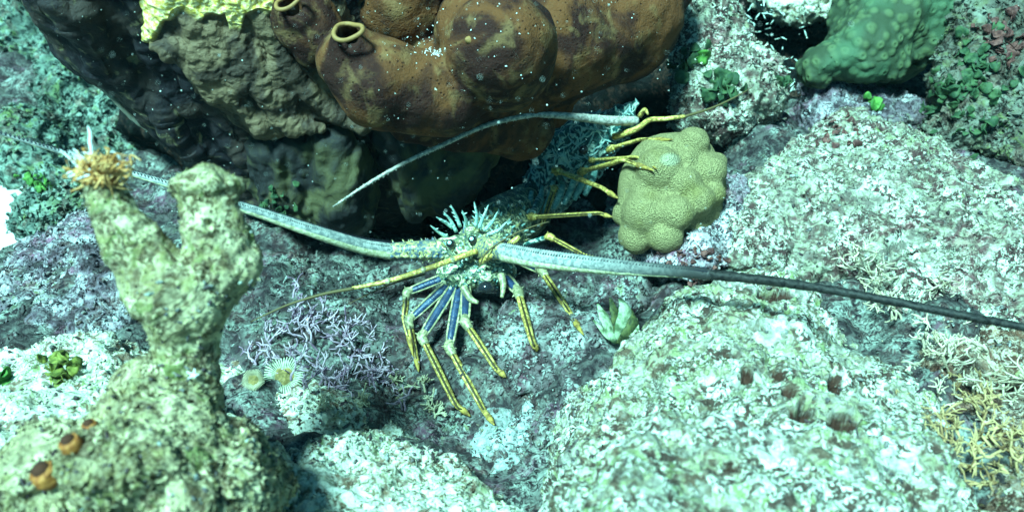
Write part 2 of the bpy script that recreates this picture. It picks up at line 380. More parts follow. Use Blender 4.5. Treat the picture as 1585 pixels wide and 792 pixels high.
# lobster
def shell(name, a, b, c_, scale=180, rough=.35, curl=0):
    s = NT(name, rough, .5); n1 = s.noise(scale, 4, 2.5, .6); n2 = s.noise(scale*.4, 3, 1., off=4)
    c = s.mix(s.ramp(n1, .42, .56), a, b)
    if curl:
        ab = s.n('ShaderNodeMath'); ab.operation = 'ABSOLUTE'; s.L(s.mul(s.noise(curl, 2, .8, .5, 9), .5, 'SUBTRACT'), ab.inputs[0]); c = s.mix(s.ramp(ab.outputs[0], .045, .012), c, c_)
    else: c = s.mix(s.ramp(n1, .56, .66), c, c_)
    c = s.mix(s.mul(s.ramp(n2, .55, .65), .7), c, a)
    return s.done(c, n1, .0012, .6)
M['shell'] = shell('lobster_shell', (.03,.06,.05), (.17,.22,.12), (.70,.72,.44), curl=70)
M['shell2'] = shell('lobster_shell_teal', (.008,.04,.045), (.035,.16,.15), (.60,.80,.66), 160, curl=48)
M['base'] = shell('antenna_base_shell', (.06,.10,.14), (.38,.34,.13), (.66,.62,.32), 120)
M['yellow'] = shell('leg_yellow', (.22,.15,.04), (.58,.44,.11), (.74,.62,.24), 120)
M['blue'] = shell('leg_blue', (.010,.025,.06), (.018,.045,.11), (.05,.10,.17), 60)
M['stripe'] = shell('leg_pale_stripe', (.16,.16,.09), (.34,.33,.18), (.48,.46,.26), 90)
M['white'] = shell('horn_pale', (.25,.50,.48), (.55,.78,.70), (.75,.88,.8), 220)
s = NT('antenna_skin', .55, .35); n = s.noise(240, 3, .5)
M['feeler'] = s.done(s.mix(s.attr('tone'), s.mix(s.ramp(n, .35, .65), (.15,.18,.18), (.36,.38,.36)), (.03,.03,.03)), n, .0006)
s = NT('antenna_underside', .6, .3); n = s.noise(260, 3, .5); M['under'] = s.done(s.mix(s.ramp(n, .35, .65), (.28,.28,.16), (.50,.50,.34)), n, .0008)
s = NT('antenna_dark', .6, .3); n = s.noise(260, 3, .5); M['feelerdark'] = s.done(s.mix(s.ramp(n, .35, .65), (.004,.004,.005), (.022,.022,.02)), n, .0008)
s = NT('bristle', .6); M['bristle'] = s.done((.015,.018,.03))
s = NT('eye', .12, .6); M['eye'] = s.done((.012,.014,.018))
s = NT('eye_glint', .15, .8); M['glint'] = s.done((.55,.85,.8))
# algae and small life
def simple(name, a, b, sc=120, rough=.7, bd=.001):
    s = NT(name, rough); n = s.noise(sc, 3, .5); return s.done(s.mix(s.ramp(n, .35, .65), a, b), n, bd)
M['purple'] = simple('purple_coralline', (.20,.12,.19), (.46,.36,.42), 90)
M['tan'] = simple('tan_branching_algae', (.24,.22,.13), (.45,.44,.30), 90)
M['cream'] = simple('cream_twigs', (.36,.30,.20), (.66,.58,.44), 70)
M['gold'] = simple('golden_twigs', (.24,.14,.06), (.52,.38,.18), 70)
M['leaf'] = simple('green_algae_leaf', (.03,.12,.02), (.10,.26,.05), 90)
M['darkleaf'] = simple('dark_algae_leaf', (.015,.045,.02), (.05,.10,.04), 90)
M['olive'] = simple('olive_button', (.06,.08,.015), (.20,.22,.04), 160)
M['palefrond'] = simple('pale_frond', (.08,.13,.06), (.36,.46,.30), 120)
M['darkfrond'] = simple('dark_frond', (.02,.03,.012), (.08,.10,.03), 150)
M['fan'] = simple('fan_worm_rays', (.28,.32,.22), (.50,.55,.42), 200)
M['fanmid'] = simple('fan_worm_mouth', (.10,.08,.02), (.24,.18,.06), 200)
M['orange'] = simple('orange_sponge', (.22,.06,.012), (.42,.17,.04), 130)
M['tuft'] = simple('orange_tuft', (.42,.17,.04), (.66,.40,.16), 160)
M['wisp'] = simple('white_wisp', (.55,.6,.6), (.75,.8,.8), 160)
M['snow'] = simple('water_speck', (.6,.7,.65), (.8,.85,.8))
M['fry'] = simple('pale_fry', (.35,.5,.45), (.7,.8,.7))
M['redalg'] = simple('red_algae', (.06,.02,.02), (.17,.07,.06), 150)

# ------------------------------------------------------------------ turf flakes on a surface
def flakes(V, Q, n, size, mat, parent, seed=0, keep=None, region=None, up=.55, thick=.0):
    rg = np.random.default_rng(seed)
    fc = V[Q].mean(1); nn = np.cross(V[Q[:,2]]-V[Q[:,0]], V[Q[:,3]]-V[Q[:,1]]); ar = np.linalg.norm(nn, axis=1)
    nn /= ar[:, None] + 1e-12
    vis = (nn * (-fc/np.linalg.norm(fc, axis=1)[:, None])).sum(1) > -.35
    px, py, d = topx(fc); vis &= (px > -150) & (px < 1735) & (py > -120) & (py < 912)
    clump = np.clip(fbm(fc, .02, 2, seed+3)*1.6 + .55, .03, 1)
    pr = ar*vis*clump; pr = pr if keep is None else pr*keep[Q[:,0]]; pr /= pr.sum(); I = rg.choice(len(Q), n, p=pr)
    w_ = rg.random((n, 2)); q = V[Q[I]]
    c = (q[:,0]*(1-w_[:,:1]) + q[:,1]*w_[:,:1])*(1-w_[:,1:]) + (q[:,3]*(1-w_[:,:1]) + q[:,2]*w_[:,:1])*w_[:,1:]
    N = nn[I]; r = rg.normal(size=(n,3)); t = r - N*(r*N).sum(1)[:,None]; t /= np.linalg.norm(t, axis=1)[:,None]; b = np.cross(N, t)
    L = size*.72*(.45+rg.random(n)**2*1.4)[:,None]; W = L*(.2+.35*rg.random(n))[:,None]; lift = (up*rg.random(n))[:,None]
    p0 = c - N*L*.15; p1 = c + t*L*.5 + N*L*lift; p2 = c + t*L*(1-.7*lift) + N*L*lift*(1.5*rg.random((n,1)))
    VV = np.stack([p0-b*W*.4, p0+b*W*.4, p1-b*W*.6, p1+b*W*.6+N*W*.3, p2-b*W*.3, p2+b*W*.25], 1).reshape(-1,3)
    k = np.arange(n)[:,None]*6; QQ = np.stack([k+np.array([0,1,3,2]), k+np.array([2,3,5,4])], 1).reshape(-1,4)
    tone = np.clip(.22*rg.random(n) + .78*(fbm(c, .016, 3, seed+7)*1.1+.52), 0, 1)
    return mesh_np('algae_turf', VV, QQ, mat, smooth=True, parent=parent, attrs={'tone': np.repeat(tone, 6)})

def rockify(V, Q, amps, seed, pits=(), wave=None, crack=0):
    N = normals(V, Q); d = 0
    for sc, am, oc in amps: d = d + am*fbm(V, sc, oc, seed+int(sc*1000))
    if wave: d = d + wave[1]*ridged(V + .3*wave[0]*np.stack([perlin(V/wave[0]*.7, seed+5+i) for i in range(3)],1), wave[0], 3, seed+50)
    if crack:
        q = V + .012*np.stack([perlin(V/.02, seed+70+i) for i in range(3)], 1)
        gate = np.clip(perlin(V/.07, seed+80)*2+.6, 0, 1)
        d = d - crack*gate*np.clip(1-9*np.abs(perlin(q/.045, seed+90)), 0, 1)**.7 - crack*.6*np.clip(1-7*np.abs(perlin(q/.02, seed+91)), 0, 1)*(1-gate)
    V = V + N*d[:,None]; pa = np.zeros(len(V))
    if len(pits):
        px, py, dd = topx(V)
        for x, y, rx, ry, dep in pits:
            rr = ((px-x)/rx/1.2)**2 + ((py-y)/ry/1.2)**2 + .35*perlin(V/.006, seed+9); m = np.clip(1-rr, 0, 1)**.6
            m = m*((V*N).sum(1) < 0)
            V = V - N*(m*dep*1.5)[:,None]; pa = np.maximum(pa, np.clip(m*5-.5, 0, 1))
    return V, pa
def rock(name, prims, mat, label, cat, k=.03, h=.006, lv=1, amps=((.12,.016,2),(.035,.010,3),(.012,.0046,3)), seed=1, pits=(), wave=None, fl=None, group=None, attrs=None, sub=()):
    V, Q = build(prims, k, h, lv, sub=sub); V, pa = rockify(V, Q, amps, seed, pits, wave, crack=.006)
    o = mesh_np(name, V, Q, mat, bvh=True, attrs={'pit': pa}); tag(o, label, cat, group)
    if fl: tag(flakes(V, Q, int(fl[0]*.75), fl[1], mat, o, seed, keep=(pa < .02).astype(float)), kind='stuff')
    return o
def plane(px0, py0, d0, gx, gy):
    return lambda x, y: np.clip(d0 + (x-px0)*gx + (y-py0)*gy, .2, 3)

# ------------------------------------------------------------------ seabed
CTRL = [(1300,300,.98),(1500,300,1.0),(1540,180,1.2),(1200,210,1.15),(1080,470,.92),(1500,480,.84),(1560,700,.66),(1250,440,.9),
        (930,520,.90),(880,600,.87),(830,535,.93),(757,655,.86),(640,570,.93),(600,640,.86),(480,600,.86),(450,480,.96),(560,450,1.04),(390,440,.98),(200,480,.90),
        (50,560,.76),(100,430,.90),(15,370,1.3),(250,200,1.6),(60,100,1.7),(800,250,1.45),(650,350,1.3),(950,340,1.2),(1000,180,1.4),(800,440,1.08),(720,440,1.12),
        (430,740,.72),(600,780,.72),(800,740,.78),(120,700,.6),(1180,80,1.6),(1400,60,1.5),(900,420,1.06)]
CW = np.array([P(*c) for c in CTRL]); ZB = -.68
def ground_z(x, y):
    num = 0; den = .8
    for c in CW:
        wgt = 1/(((x-c[0])**2 + (y-c[1])**2) + .0022)**1.35*.02; num = num + wgt*(c[2]-ZB); den = den + wgt
    return ZB + num/den
def stretch(u, a, full): return np.sinh(u*a)/np.sinh(a)*full
nx, ny = 760, 760
gx = stretch(np.linspace(-1, 1, nx), 4.2, 25) ; gy = .85 + stretch(np.linspace(-1, 1, ny), 4.2, 25)
GX, GY = np.meshgrid(gx, gy, indexing='ij'); gxf, gyf = GX.ravel(), GY.ravel()
GV = np.stack([gxf, gyf, ground_z(gxf, gyf)], 1)
near = np.exp(-((gxf)**2+(gyf-.85)**2)/6)
disp = .03*fbm(GV, .16, 3, 3) + .015*fbm(GV, .045, 3, 5) + .006*ridged(GV, .018, 3, 8)
GV[:,2] += disp*(.35+.65*near) + (1-near)*.5*fbm(GV*(1,1,0), 2.5, 4, 40)
k = np.arange(nx*ny).reshape(nx, ny); GQ = np.stack([k[:-1,:-1], k[1:,:-1], k[1:,1:], k[:-1,1:]], -1).reshape(-1,4)
m = (np.abs(GV[GQ[:,0],0]) < 1.6) & (np.abs(GV[GQ[:,0],1]-1.0) < 1.5)
seabed = mesh_np('seabed', GV, GQ, M['seabed'], origin=(0,0,0)); tag(seabed, kind='structure')
BV.append(BVHTree.FromPolygons([tuple(v) for v in GV], [tuple(q) for q in GQ[m]]))
cover = flakes(GV, GQ[m], 42000, .0055, M['seabed'], seabed, 77); tag(cover, kind='stuff')

# ------------------------------------------------------------------ reef rocks
ROCKF = ((.12,.018,2),(.035,.011,3),(.011,.0042,3))
big = rock('boulder', [slab([(850,900),(845,740),(890,640),(960,560),(1020,490),(1090,450),(1170,425),(1250,440),(1320,520),(1400,580),(1450,650),(1490,740),(1520,900)],
      plane(1150,600,.80,.00002,-.00078), .085, .12)], M['boulder'],
      'largest pale boulder at the lower right, pierced by dark holes', 'boulder', seed=11, amps=((.14,.018,2),(.045,.013,3),(.015,.0034,3),(.006,.0010,2)),
      pits=[(1155,578,11,13,.012),(1207,577,9,9,.008),(1295,592,12,14,.013),(1240,638,16,13,.013),(1305,652,24,12,.012),(1135,548,14,5,.006),(1285,470,13,7,.007),(1320,517,9,9,.008),(1350,535,18,13,.01),(1200,455,26,9,.010),(1222,606,12,7,.006),(1130,720,12,7,.008)],
      fl=(11000, .0038, 'flake'), h=.006, lv=2)
mid = rock('boulder', [slab([(380,900),(400,740),(450,690),(520,668),(600,672),(670,695),(730,735),(760,760),(800,800),(810,900)], plane(600,740,.80,.0000,-.0007), .05, .10)],
      M['boulder2'], 'low bright rounded rock at the bottom between the coral stalk and the largest boulder', 'rock', seed=21, fl=(9000, .0048, 'flake'), lv=1,
      pits=[(655,715,10,6,.008),(590,765,10,8,.006)])
sandp = rock('rock', [slab([(760,900),(745,770),(770,730),(830,720),(860,740),(870,900)], plane(800,780,.85,0,-.0007), .05, .05)],
      M['boulder2'], 'narrow pale rubble patch wedged left of the largest boulder', 'rock', seed=23, fl=(2500, .005, 'flake'))
slope = rock('rock', [slab([(1120,430),(1105,330),(1160,260),(1240,200),(1330,190),(1430,215),(1520,250),(1700,300),(1750,700),(1500,600),(1400,540),(1300,450),(1200,430)],
      plane(1350,330,1.06,-.00003,-.00062), .07, .09)], M['slope'],
      'broad sunlit rock slope with reddish patches at the right, behind the long black feeler', 'rock', seed=31, lv=2, h=.008,
      amps=((.14,.020,2),(.04,.011,3),(.013,.0030,3)), pits=[(1387,386,11,11,.014),(1310,505,8,8,.01),(1250,300,10,6,.008),(1465,330,12,7,.008)], fl=(26000, .0046, 'flake'))
low = rock('rock', [slab([(1420,560),(1500,520),(1600,500),(1750,520),(1750,900),(1480,900),(1490,700)], plane(1560,650,.80,0,-.0007), .05, .08)],
      M['lowbrown'], 'reddish rubble rock at the lower right corner overgrown with golden twigs', 'rock', seed=34, fl=(7000, .006, 'flake'))
shelf = rock('rock', [slab([(985,420),(1000,385),(1045,362),(1085,325),(1112,270),(1150,262),(1170,330),(1160,400),(1110,440),(1050,450)], plane(1080,360,1.0,0,-.0005), .03, .05)],
      M['crust'], 'purple and white crusted rock just below the knobbly olive coral', 'rock', seed=41, fl=(5000, .005, 'flake'))
mid2 = rock('rock', [slab([(990,430),(940,440),(905,500),(870,560),(850,640),(820,680),(830,700),(900,640),(980,560),(1010,470)], plane(920,540,.925,0,-.0005), .03, .04)],
      M['legrock'], 'dark pink patched rock between the lobster legs and the largest boulder', 'rock', seed=43, fl=(5000, .005, 'flake_dark'))
top = rock('rock', [slab([(1035,150),(1030,60),(1045,-40),(1100,-60),(1150,30),(1190,90),(1215,140),(1205,180),(1140,215),(1060,200)], plane(1120,100,1.20,0,-.0002), .045, .07)],
      M['slope'], 'tall pale rock with green algae leaves to the right of the brown sponge', 'rock', seed=51, amps=ROCKF, fl=(9000, .007, 'flake'))
topr = rock('rock', [slab([(1150,-60),(1160,10),(1210,40),(1240,45),(1290,30),(1330,-60)], plane(1240,0,1.45,0,-.0002), .04, .07)],
      M['boulder2'], 'bright rock at the top edge between the tall pale rock and the star coral', 'rock', seed=53, fl=(2500, .007, 'flake'))
under = rock('rock', [slab([(1225,240),(1235,160),(1260,120),(1330,130),(1440,150),(1460,200),(1400,230),(1300,220)], plane(1330,180,1.27,0,-.0003), .04, .06)],
      M['pinkrock'], 'pinkish shaded rock directly under the star coral', 'rock', seed=55, fl=(4000, .007, 'flake_dark'))
wallr = rock('rock', [slab([(1430,260),(1440,130),(1470,50),(1490,-60),(1720,-80),(1760,330),(1600,280),(1500,235)], plane(1560,130,1.22,0,-.0003), .05, .08)],
      M['shadereef'], 'brown algae covered rock with shade put into its colour in the upper right corner', 'rock', seed=57, amps=((.12,.02,3),(.035,.012,3),(.011,.004,3)), fl=(13000, .010, 'flake_dark'))
pinkl = rock('rock', [slab([(-40,540),(-30,470),(10,420),(60,370),(110,330),(170,330),(200,400),(230,470),(210,540),(120,550)], plane(120,450,1.0,0,-.0006), .05, .07)],
      M['pinkrock'], 'pink and purple crusted rock behind the coral stalk on the left', 'rock', seed=61, amps=ROCKF, fl=(9000, .0055, 'flake_dark'))
lowl = rock('rock', [slab([(-150,900),(-120,620),(-30,545),(60,520),(150,520),(230,560),(300,600),(420,660),(450,760),(440,900)], plane(150,680,.76,0,-.0009), .05, .08)],
      M['boulder2'], 'pale rubble rock in the lower left corner around the coral stalk base', 'rock', seed=63, fl=(13000, .0052, 'flake'))
lowc = rock('rock', [slab([(330,640),(335,560),(370,540),(440,545),(500,600),(560,650),(520,700),(400,720)], plane(430,620,.88,0,-.0007), .03, .05)],
      M['boulder2'], 'pale rubble hump between coral stalk and purple branching algae', 'rock', seed=65, fl=(4000, .005, 'flake'))
darkc = rock('rock', [slab([(380,430),(400,400),(470,400),(560,410),(640,430),(610,500),(520,470),(430,500),(380,490)], plane(500,440,1.05,0,-.0005), .03, .05)],
      M['seabed'], 'dark purplish rock under the left feeler of the front lobster', 'rock', seed=67, fl=(4000, .006, 'flake_dark'))
legr = rock('rock', [slab([(770,480),(800,470),(870,470),(905,520),(900,590),(850,640),(790,620),(755,550)], plane(830,550,.93,0,-.0005), .035, .04)],
      M['legrock'], 'rounded dark stone under the right legs of the front lobster', 'rock', seed=69, fl=(3500, .005, 'flake_dark'))
pale = rock('rock', [slab([(735,760),(715,690),(735,640),(790,610),(815,560),(850,520),(905,510),(915,560),(885,630),(850,690),(830,760)], plane(820,620,.925,0,-.0006), .04, .05)],
      M['palepatch'], 'smooth pale turquoise dusted rock between the claw tips and the largest boulder', 'rock', seed=68, fl=(1500, .004, 'flake'))
# far reef heads upper left
for i, (pts, d0, lab) in enumerate([
    ([(-120,-60),(60,-70),(100,20),(110,120),(60,190),(-40,200),(-140,150)], 1.75, 'hazy green reef head in the upper left corner'),
    ([(60,80),(110,90),(160,110),(215,170),(225,230),(180,275),(110,250),(70,190)], 1.55, 'bumpy green reef head beside the rim of the dark vase sponge'),
    ([(-120,190),(0,170),(70,180),(130,230),(170,280),(120,310),(60,330),(20,330),(-40,300),(-120,320)], 1.45, 'wide green reef head crossed by the tip of the left feeler'),
    ([(25,345),(50,320),(110,290),(160,300),(150,340),(100,370),(60,410),(45,400)], 1.25, 'small dark green reef head beside the bright sand')]):
    rock('reef_head', [slab(pts, plane(80,180,d0,0,-.0004), .07, .09)], M['far'], lab, 'reef rock', seed=90+i, h=.009, lv=1,
         amps=((.16,.03,2),(.06,.022,3),(.02,.008,3)), fl=(5000, .013, 'flake_green'), group='green reef heads behind the vase sponge')
# added overhang that keeps the crevice dark, shade put into its colour
ledge = rock('shade_ledge', [slab([(180,200),(230,60),(420,-150),(1100,-150),(1090,120),(1040,190),(930,175),(760,190),(560,330),(400,330)], plane(700,100,1.62,0,-.0006), .08, .26),
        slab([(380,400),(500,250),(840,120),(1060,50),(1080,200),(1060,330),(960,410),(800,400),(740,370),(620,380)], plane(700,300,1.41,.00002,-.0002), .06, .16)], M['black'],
        'added ledge coloured black for the shade of the crevice behind both lobsters', 'rock', h=.016, lv=1, seed=71, k=.05)
gap = rock('rock', [slab([(1090,-80),(1300,-80),(1300,120),(1240,230),(1180,240),(1140,200),(1150,100)], plane(1200,100,1.52,0,-.0004), .04, .06)], M['black'],  # rock added so the gap reads dark, shade in its colour
        'added rock coloured black for the shade at the back of the gap left of the star coral', 'rock', h=.01, lv=1, seed=73)
# bright sand seen through the gap
sp_ = hit(8, 362)[0]
SV, SQ = [], []
n = 40; a, b = np.meshgrid(np.linspace(-.16,.06,n), np.linspace(-.12,.12,n), indexing='ij')
V = np.stack([sp_[0]+a.ravel(), sp_[1]+b.ravel(), np.full(n*n, sp_[2]+.03)], 1); V[:,2] += .012*fbm(V, .05, 3, 9)-.6*np.maximum(0, np.hypot((a.ravel()+.05)/.1, b.ravel()/.12)-.9)*.1
k = np.arange(n*n).reshape(n,n); o = mesh_np('sand', V, np.stack([k[:-1,:-1],k[1:,:-1],k[1:,1:],k[:-1,1:]],-1).reshape(-1,4), M['sand']); tag(o, kind='structure')

# ------------------------------------------------------------------ sponges
def sponge_thing(name, loc, label, cat): return thing(name, loc, label, cat)
# brown lobed sponge
osc = [((446,2,.835),20,(-.35,.85,-.4),.028), ((532,47,.775),24,(-.15,.95,-.35),.034)]
lobes = [cap((470,25,.87),52,(492,62,.875),44), cap((548,92,.84),54,(588,126,.84),68), cap((588,126,.84),68,(690,150,.86),62), cap((447,12,.842),23,(470,35,.86),44),
         cap((537,58,.800),25,(545,92,.83),50), ell(625,8,.93,66,74,.06), ell(775,82,.85,90,88,.075,12), ell(720,45,.88,50,60,.05), ell(560,0,.93,60,40,.04),
         cap((640,180,.93),45,(800,190,.98),55), cap((690,140,.93),80,(960,30,1.03),95), cap((960,30,1.03),80,(1020,-30,1.05),60), cap((850,60,.98),100,(850,160,1.04),40), cap((520,-60,.95),60,(800,-70,.92),60)]
holes = [cap((445,-4,.81),18,(454,22,.865),12), cap((537,40,.768),19,(543,76,.835),13)]
V, Q = build(lobes, .008, .005, 2, sub=holes); V, _ = rockify(V, Q, ((.06,.005,2),(.018,.0012,2)), 101)
br = thing('brown_sponge', P(720,150,.9), 'large smooth brown lobed sponge hanging over the lobsters', 'sponge')
ob = mesh_np('sponge_body', V, Q, M['sponge'], parent=br, bvh=True)
def ring(c, rpx, ax, wob, r, mat, parent, name='rim', sq=1.0):
    c = Pc(*c); d = c[2]; R = mm(rpx, d); ax = np.array(ax, float); ax /= np.linalg.norm(ax)
    u = np.cross(ax, (0,0,1.)); u /= np.linalg.norm(u); v = np.cross(ax, u)
    pts = [c2w(c + R*(math.cos(t)*u + sq*math.sin(t)*v)*(1+wob*math.sin(3*t+1)) + ax*R*wob*math.cos(2*t)) for t in np.linspace(0, 2*math.pi, 25)]
    mb = MB(); mb.add(sweep(pts, [r]*25, 8, 3)); return mb.make(name, mat, parent)
ring((446,2,.822), 21, (-.3,.65,-.7), .10, .0020, M['rim'], br, sq=.85)
ring((538,48,.784), 22, (-.05,.62,-.78), .13, .0021, M['rim'], br, sq=.9)
for (x, y, d, r) in ():
    mb = MB(); c = Pc(x, y, d); mb.add(sweep([c2w(c+np.array([0,-.004,.01])), c2w(c), c2w(c+np.array([0,.012,-.006]))], [mm(r*.5,d), mm(r,d), mm(r*1.05,d)], 12, 3)); mb.make('hollow', M['hollow'], br)
nip,_n = hit(725, 62); mb = MB(); mb.cone(nip-_n*.002, _n, .006, .005, 10); mb.make('nipple', M['rim'], br)
# frosting of sediment in the folds
def sediment(spots, parent, n, mat):
    mb = MB()
    for (x, y, rx, ry) in spots:
        for i in range(n):
            p, nn = hit(x + random.gauss(0, rx*.5), y + random.gauss(0, ry*.5)); s_ = .0003+.0006*random.random()
            mb.add(sweep([p-nn*s_*.5, p+nn*s_+RNG.normal(size=3)*s_], [s_, s_*.5], 5, 1))
    tag(mb.make('sediment', mat, parent), kind='stuff')
sediment([(545,22,12,14),(672,82,12,7)], br, 60, M['wisp']); sediment([(650,60,50,30),(740,60,110,90)], br, 30, M['wisp'])

# dark vase sponge: wall leaning out over the reef
def vase():
    pr = [slab([(0,-120),(30,-60),(60,0),(90,55),(140,110),(190,155),(240,195),(300,235),(350,285),(420,330),(500,350),(620,340),(700,240),(640,120),(600,-120)],
          lambda x, y: np.clip(.98 + (y-100)*.00062 + (x-300)*.00010, .6, 1.6), .022, .045)]
    for path in ([(205,40),(235,95),(262,130),(300,165)], [(296,92),(302,120),(325,150),(348,185)], [(250,150),(270,200),(300,228)], [(340,200),(380,235),(420,280)], [(130,10),(160,60),(200,110)], [(350,150),(400,215),(430,240)], [(90,0),(130,60),(150,95)]):
        for (x0, y0), (x1, y1) in zip(path, path[1:]):
            dd = lambda x, y: .98 + (y-100)*.00062 + (x-300)*.00010 - .060
            pr.append(cap((x0, y0, dd(x0, y0)), 8, (x1, y1, dd(x1, y1)), 8))
    V, Q = build(pr, .012, .006, 2)
    px, py, d = topx(V); N = normals(V, Q)
    # flutes run down and to the right
    u = (px*.60 - py*.80); q = np.stack([u/F*1.1, (px*.8+py*.6)/F*.25, d*.2], 1)
    V = V + N*(.018*ridged(q, .055, 2, 5) + .006*fbm(V, .04, 3, 6) + .0015*fbm(V, .010, 2, 8))[:,None]
    o = thing('vase_sponge', P(400,200,1.1), 'huge dark vase sponge with a thin pale rim at the upper left', 'sponge')
    mesh_np('sponge_wall', V, Q, M['vase'], parent=o, bvh=True)
    # its pale growing rim
    pts = [(20,-70),(42,0),(70,38),(90,62),(112,92),(140,116),(170,140),(200,172),(232,196),(262,206),(292,232),(318,262)]
    W = [P(x-3, y+4, .975+(y-100)*.00045) for x, y in pts]; mb = MB(); mb.add(sweep(W, [.0028]*len(W), 8, 5, jitter=.0003)); mb.make('rim', M['rimpale'], o)
    return o
s = NT('vase_rim', .7); M['rimpale'] = s.done(s.mix(s.noise(160,3), (.18,.16,.11), (.38,.38,.30)), s.noise(300,3), .001)
vase()
# yellow-edged ridged sponge
edge = [(232,-60),(236,30),(238,66),(262,74),(290,80),(318,72),(352,52),(372,58),(392,52),(420,28),(425,-60)]
def ridge():
    pts = [(228,-80),(232,0),(234,62),(262,78),(282,100),(300,130),(330,160),(360,190),(400,210),(440,205),(470,195),(560,190),(600,160),(560,80),(500,-80)]
    crests = []
    for path in ([(244,72),(262,84),(300,108),(335,150)], [(290,30),(322,90),(352,140),(402,200)], [(366,56),(384,100),(420,150),(470,192),(500,200)], [(405,32),(432,80),(468,140),(520,180),(560,195)], [(330,40),(350,90),(372,125)], [(425,100),(440,150),(452,200)], [(262,70),(300,80),(325,110)], [(395,90),(408,140),(432,185)]):
        for (x0, y0), (x1, y1) in zip(path, path[1:]):
            dd = lambda x, y: .885 + (y-30)*.00045 + (x-300)*.00010 - .038
            crests.append(cap((x0, y0, dd(x0, y0)), 9+3*math.sin(x0), (x1, y1, dd(x1, y1)), 9+3*math.sin(x1)))
    V, Q = build([slab(pts, lambda x, y: np.clip(.885 + (y-30)*.00045 + (x-300)*.00010, .6, 1.5), .018, .026)] + crests, .011, .0045, 2)
    px, py, d = topx(V); N = normals(V, Q)
    u = (px*.80 - py*.60); q = np.stack([u/F*1.0, (px*.6+py*.8)/F*.28, d*.2], 1)
    rd = ridged(q, .045, 2, 15)
    V = V + N*(.007*rd + .004*fbm(V, .03, 3, 16) + .002*fbm(V, .008, 2, 18))[:,None]
    px, py, d = topx(V)
    lim = np.interp(px, [222,244,256,280,310,348,356,372,380,420,440], [66,64,34,22,32,20,50,50,20,24,0]) + 3*np.sin(px/6.+1)
    e = np.clip((lim - py)/8., 0, 1)*np.clip((440-px)/12., 0, 1); V = V + N*(e*.007)[:,None]
    o = thing('ridged_sponge', P(400,150,.98), 'grey ridged sponge with a bright yellow top edge, left of the brown sponge', 'sponge')
    mesh_np('sponge_body', V, Q, M['ridged'], parent=o, bvh=True, attrs={'edge': e})
ridge()
# dark folds under the sponges
def folds(pts, dep, lab, seed, R=.025, T=.035, knobs=()):
    V, Q = build([slab(pts, dep, R, T)] + list(knobs), .012, .005, 1); px, py, d = topx(V); N = normals(V, Q)
    q = np.stack([px/F, py/F*.3, d*.2], 1); V = V + N*(.015*ridged(q, .042, 3, seed) + .008*fbm(V, .035, 3, seed) + .0015*fbm(V, .008, 2, seed))[:,None]
    o = mesh_np('fold_sponge', V, Q, M['fold'], bvh=True); tag(o, lab, 'sponge', None)
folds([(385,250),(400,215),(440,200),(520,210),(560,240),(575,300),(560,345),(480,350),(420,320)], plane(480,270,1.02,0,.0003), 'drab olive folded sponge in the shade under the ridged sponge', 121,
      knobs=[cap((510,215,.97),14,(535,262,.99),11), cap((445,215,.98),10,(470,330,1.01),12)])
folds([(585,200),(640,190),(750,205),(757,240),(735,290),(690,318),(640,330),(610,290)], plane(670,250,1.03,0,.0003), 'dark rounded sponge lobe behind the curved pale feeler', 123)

# ------------------------------------------------------------------ knobbly coral
kn = []
rg = random.Random(5)
for (x, y, r, dz) in [(1072,222,30,0),(1020,262,40,-.012),(1095,265,32,-.005),(1060,285,30,-.018),(1000,330,42,-.010),(1045,330,33,-.025),(1080,310,30,-.02),(985,365,32,0),(1030,365,32,-.018),(1105,300,22,-.012),(1000,295,30,-.004),(1062,250,24,-.008),(972,330,26,.012),(1110,250,18,.0),(1040,235,26,.004)]:
    kn.append(ell(x, y, .965+dz*1.2, r*.90, r*.86, mm(r*1.0,.98)))
kn.append(ell(1040,298,.985,84,93,.048)); kn.append(ell(1028,296,.955,26,24,.02)); kn.append(ell(1015,330,.975,52,46,.03)); kn.append(ell(1060,255,.985,50,48,.03))
V, Q = build(kn, .0035, .003, 1); V, _ = rockify(V, Q, ((.03,.0015,2),(.004,.0003,2)), 131)
px, py, _d = topx(V); pa = np.clip(1.6-((px-1037)/14)**2-((py-247)/9)**2, 0, 1)*.35
o = mesh_np('knob_coral', V, Q, M['knob'], attrs={'pit': pa}, bvh=True); tag(o, 'round olive coral of packed knobs that the rear lobster leans on', 'coral')

# ------------------------------------------------------------------ star coral
V, Q = build([slab([(1240,112),(1254,84),(1282,60),(1292,10),(1300,-90),(1510,-90),(1498,10),(1470,65),(1435,100),(1390,128),(1340,134),(1300,122),(1270,138),(1248,134)], plane(1370,40,1.27,0,-.0003), .075, .085)], .03, .007, 2)
N = normals(V, Q); f1, f2, cid = worley(V + .004*np.stack([perlin(V/.03, 60+i) for i in range(3)], 1), .0135, 3)
V = V + N*(.016*fbm(V, .09, 3, 140) + .0035*np.clip(1-f1*1.7, 0, 1)**.6*(1+.5*fbm(V,.03,2,9)) - .005*np.clip(1-f1*5, 0, 1))[:,None]
o = mesh_np('star_coral', V, Q, M['star'], attrs={'cell': f1*1.3, 'pit': np.clip(1.5-f1*8, 0, 1)}, bvh=True); tag(o, 'big green star coral studded with round cups at the top right', 'coral')

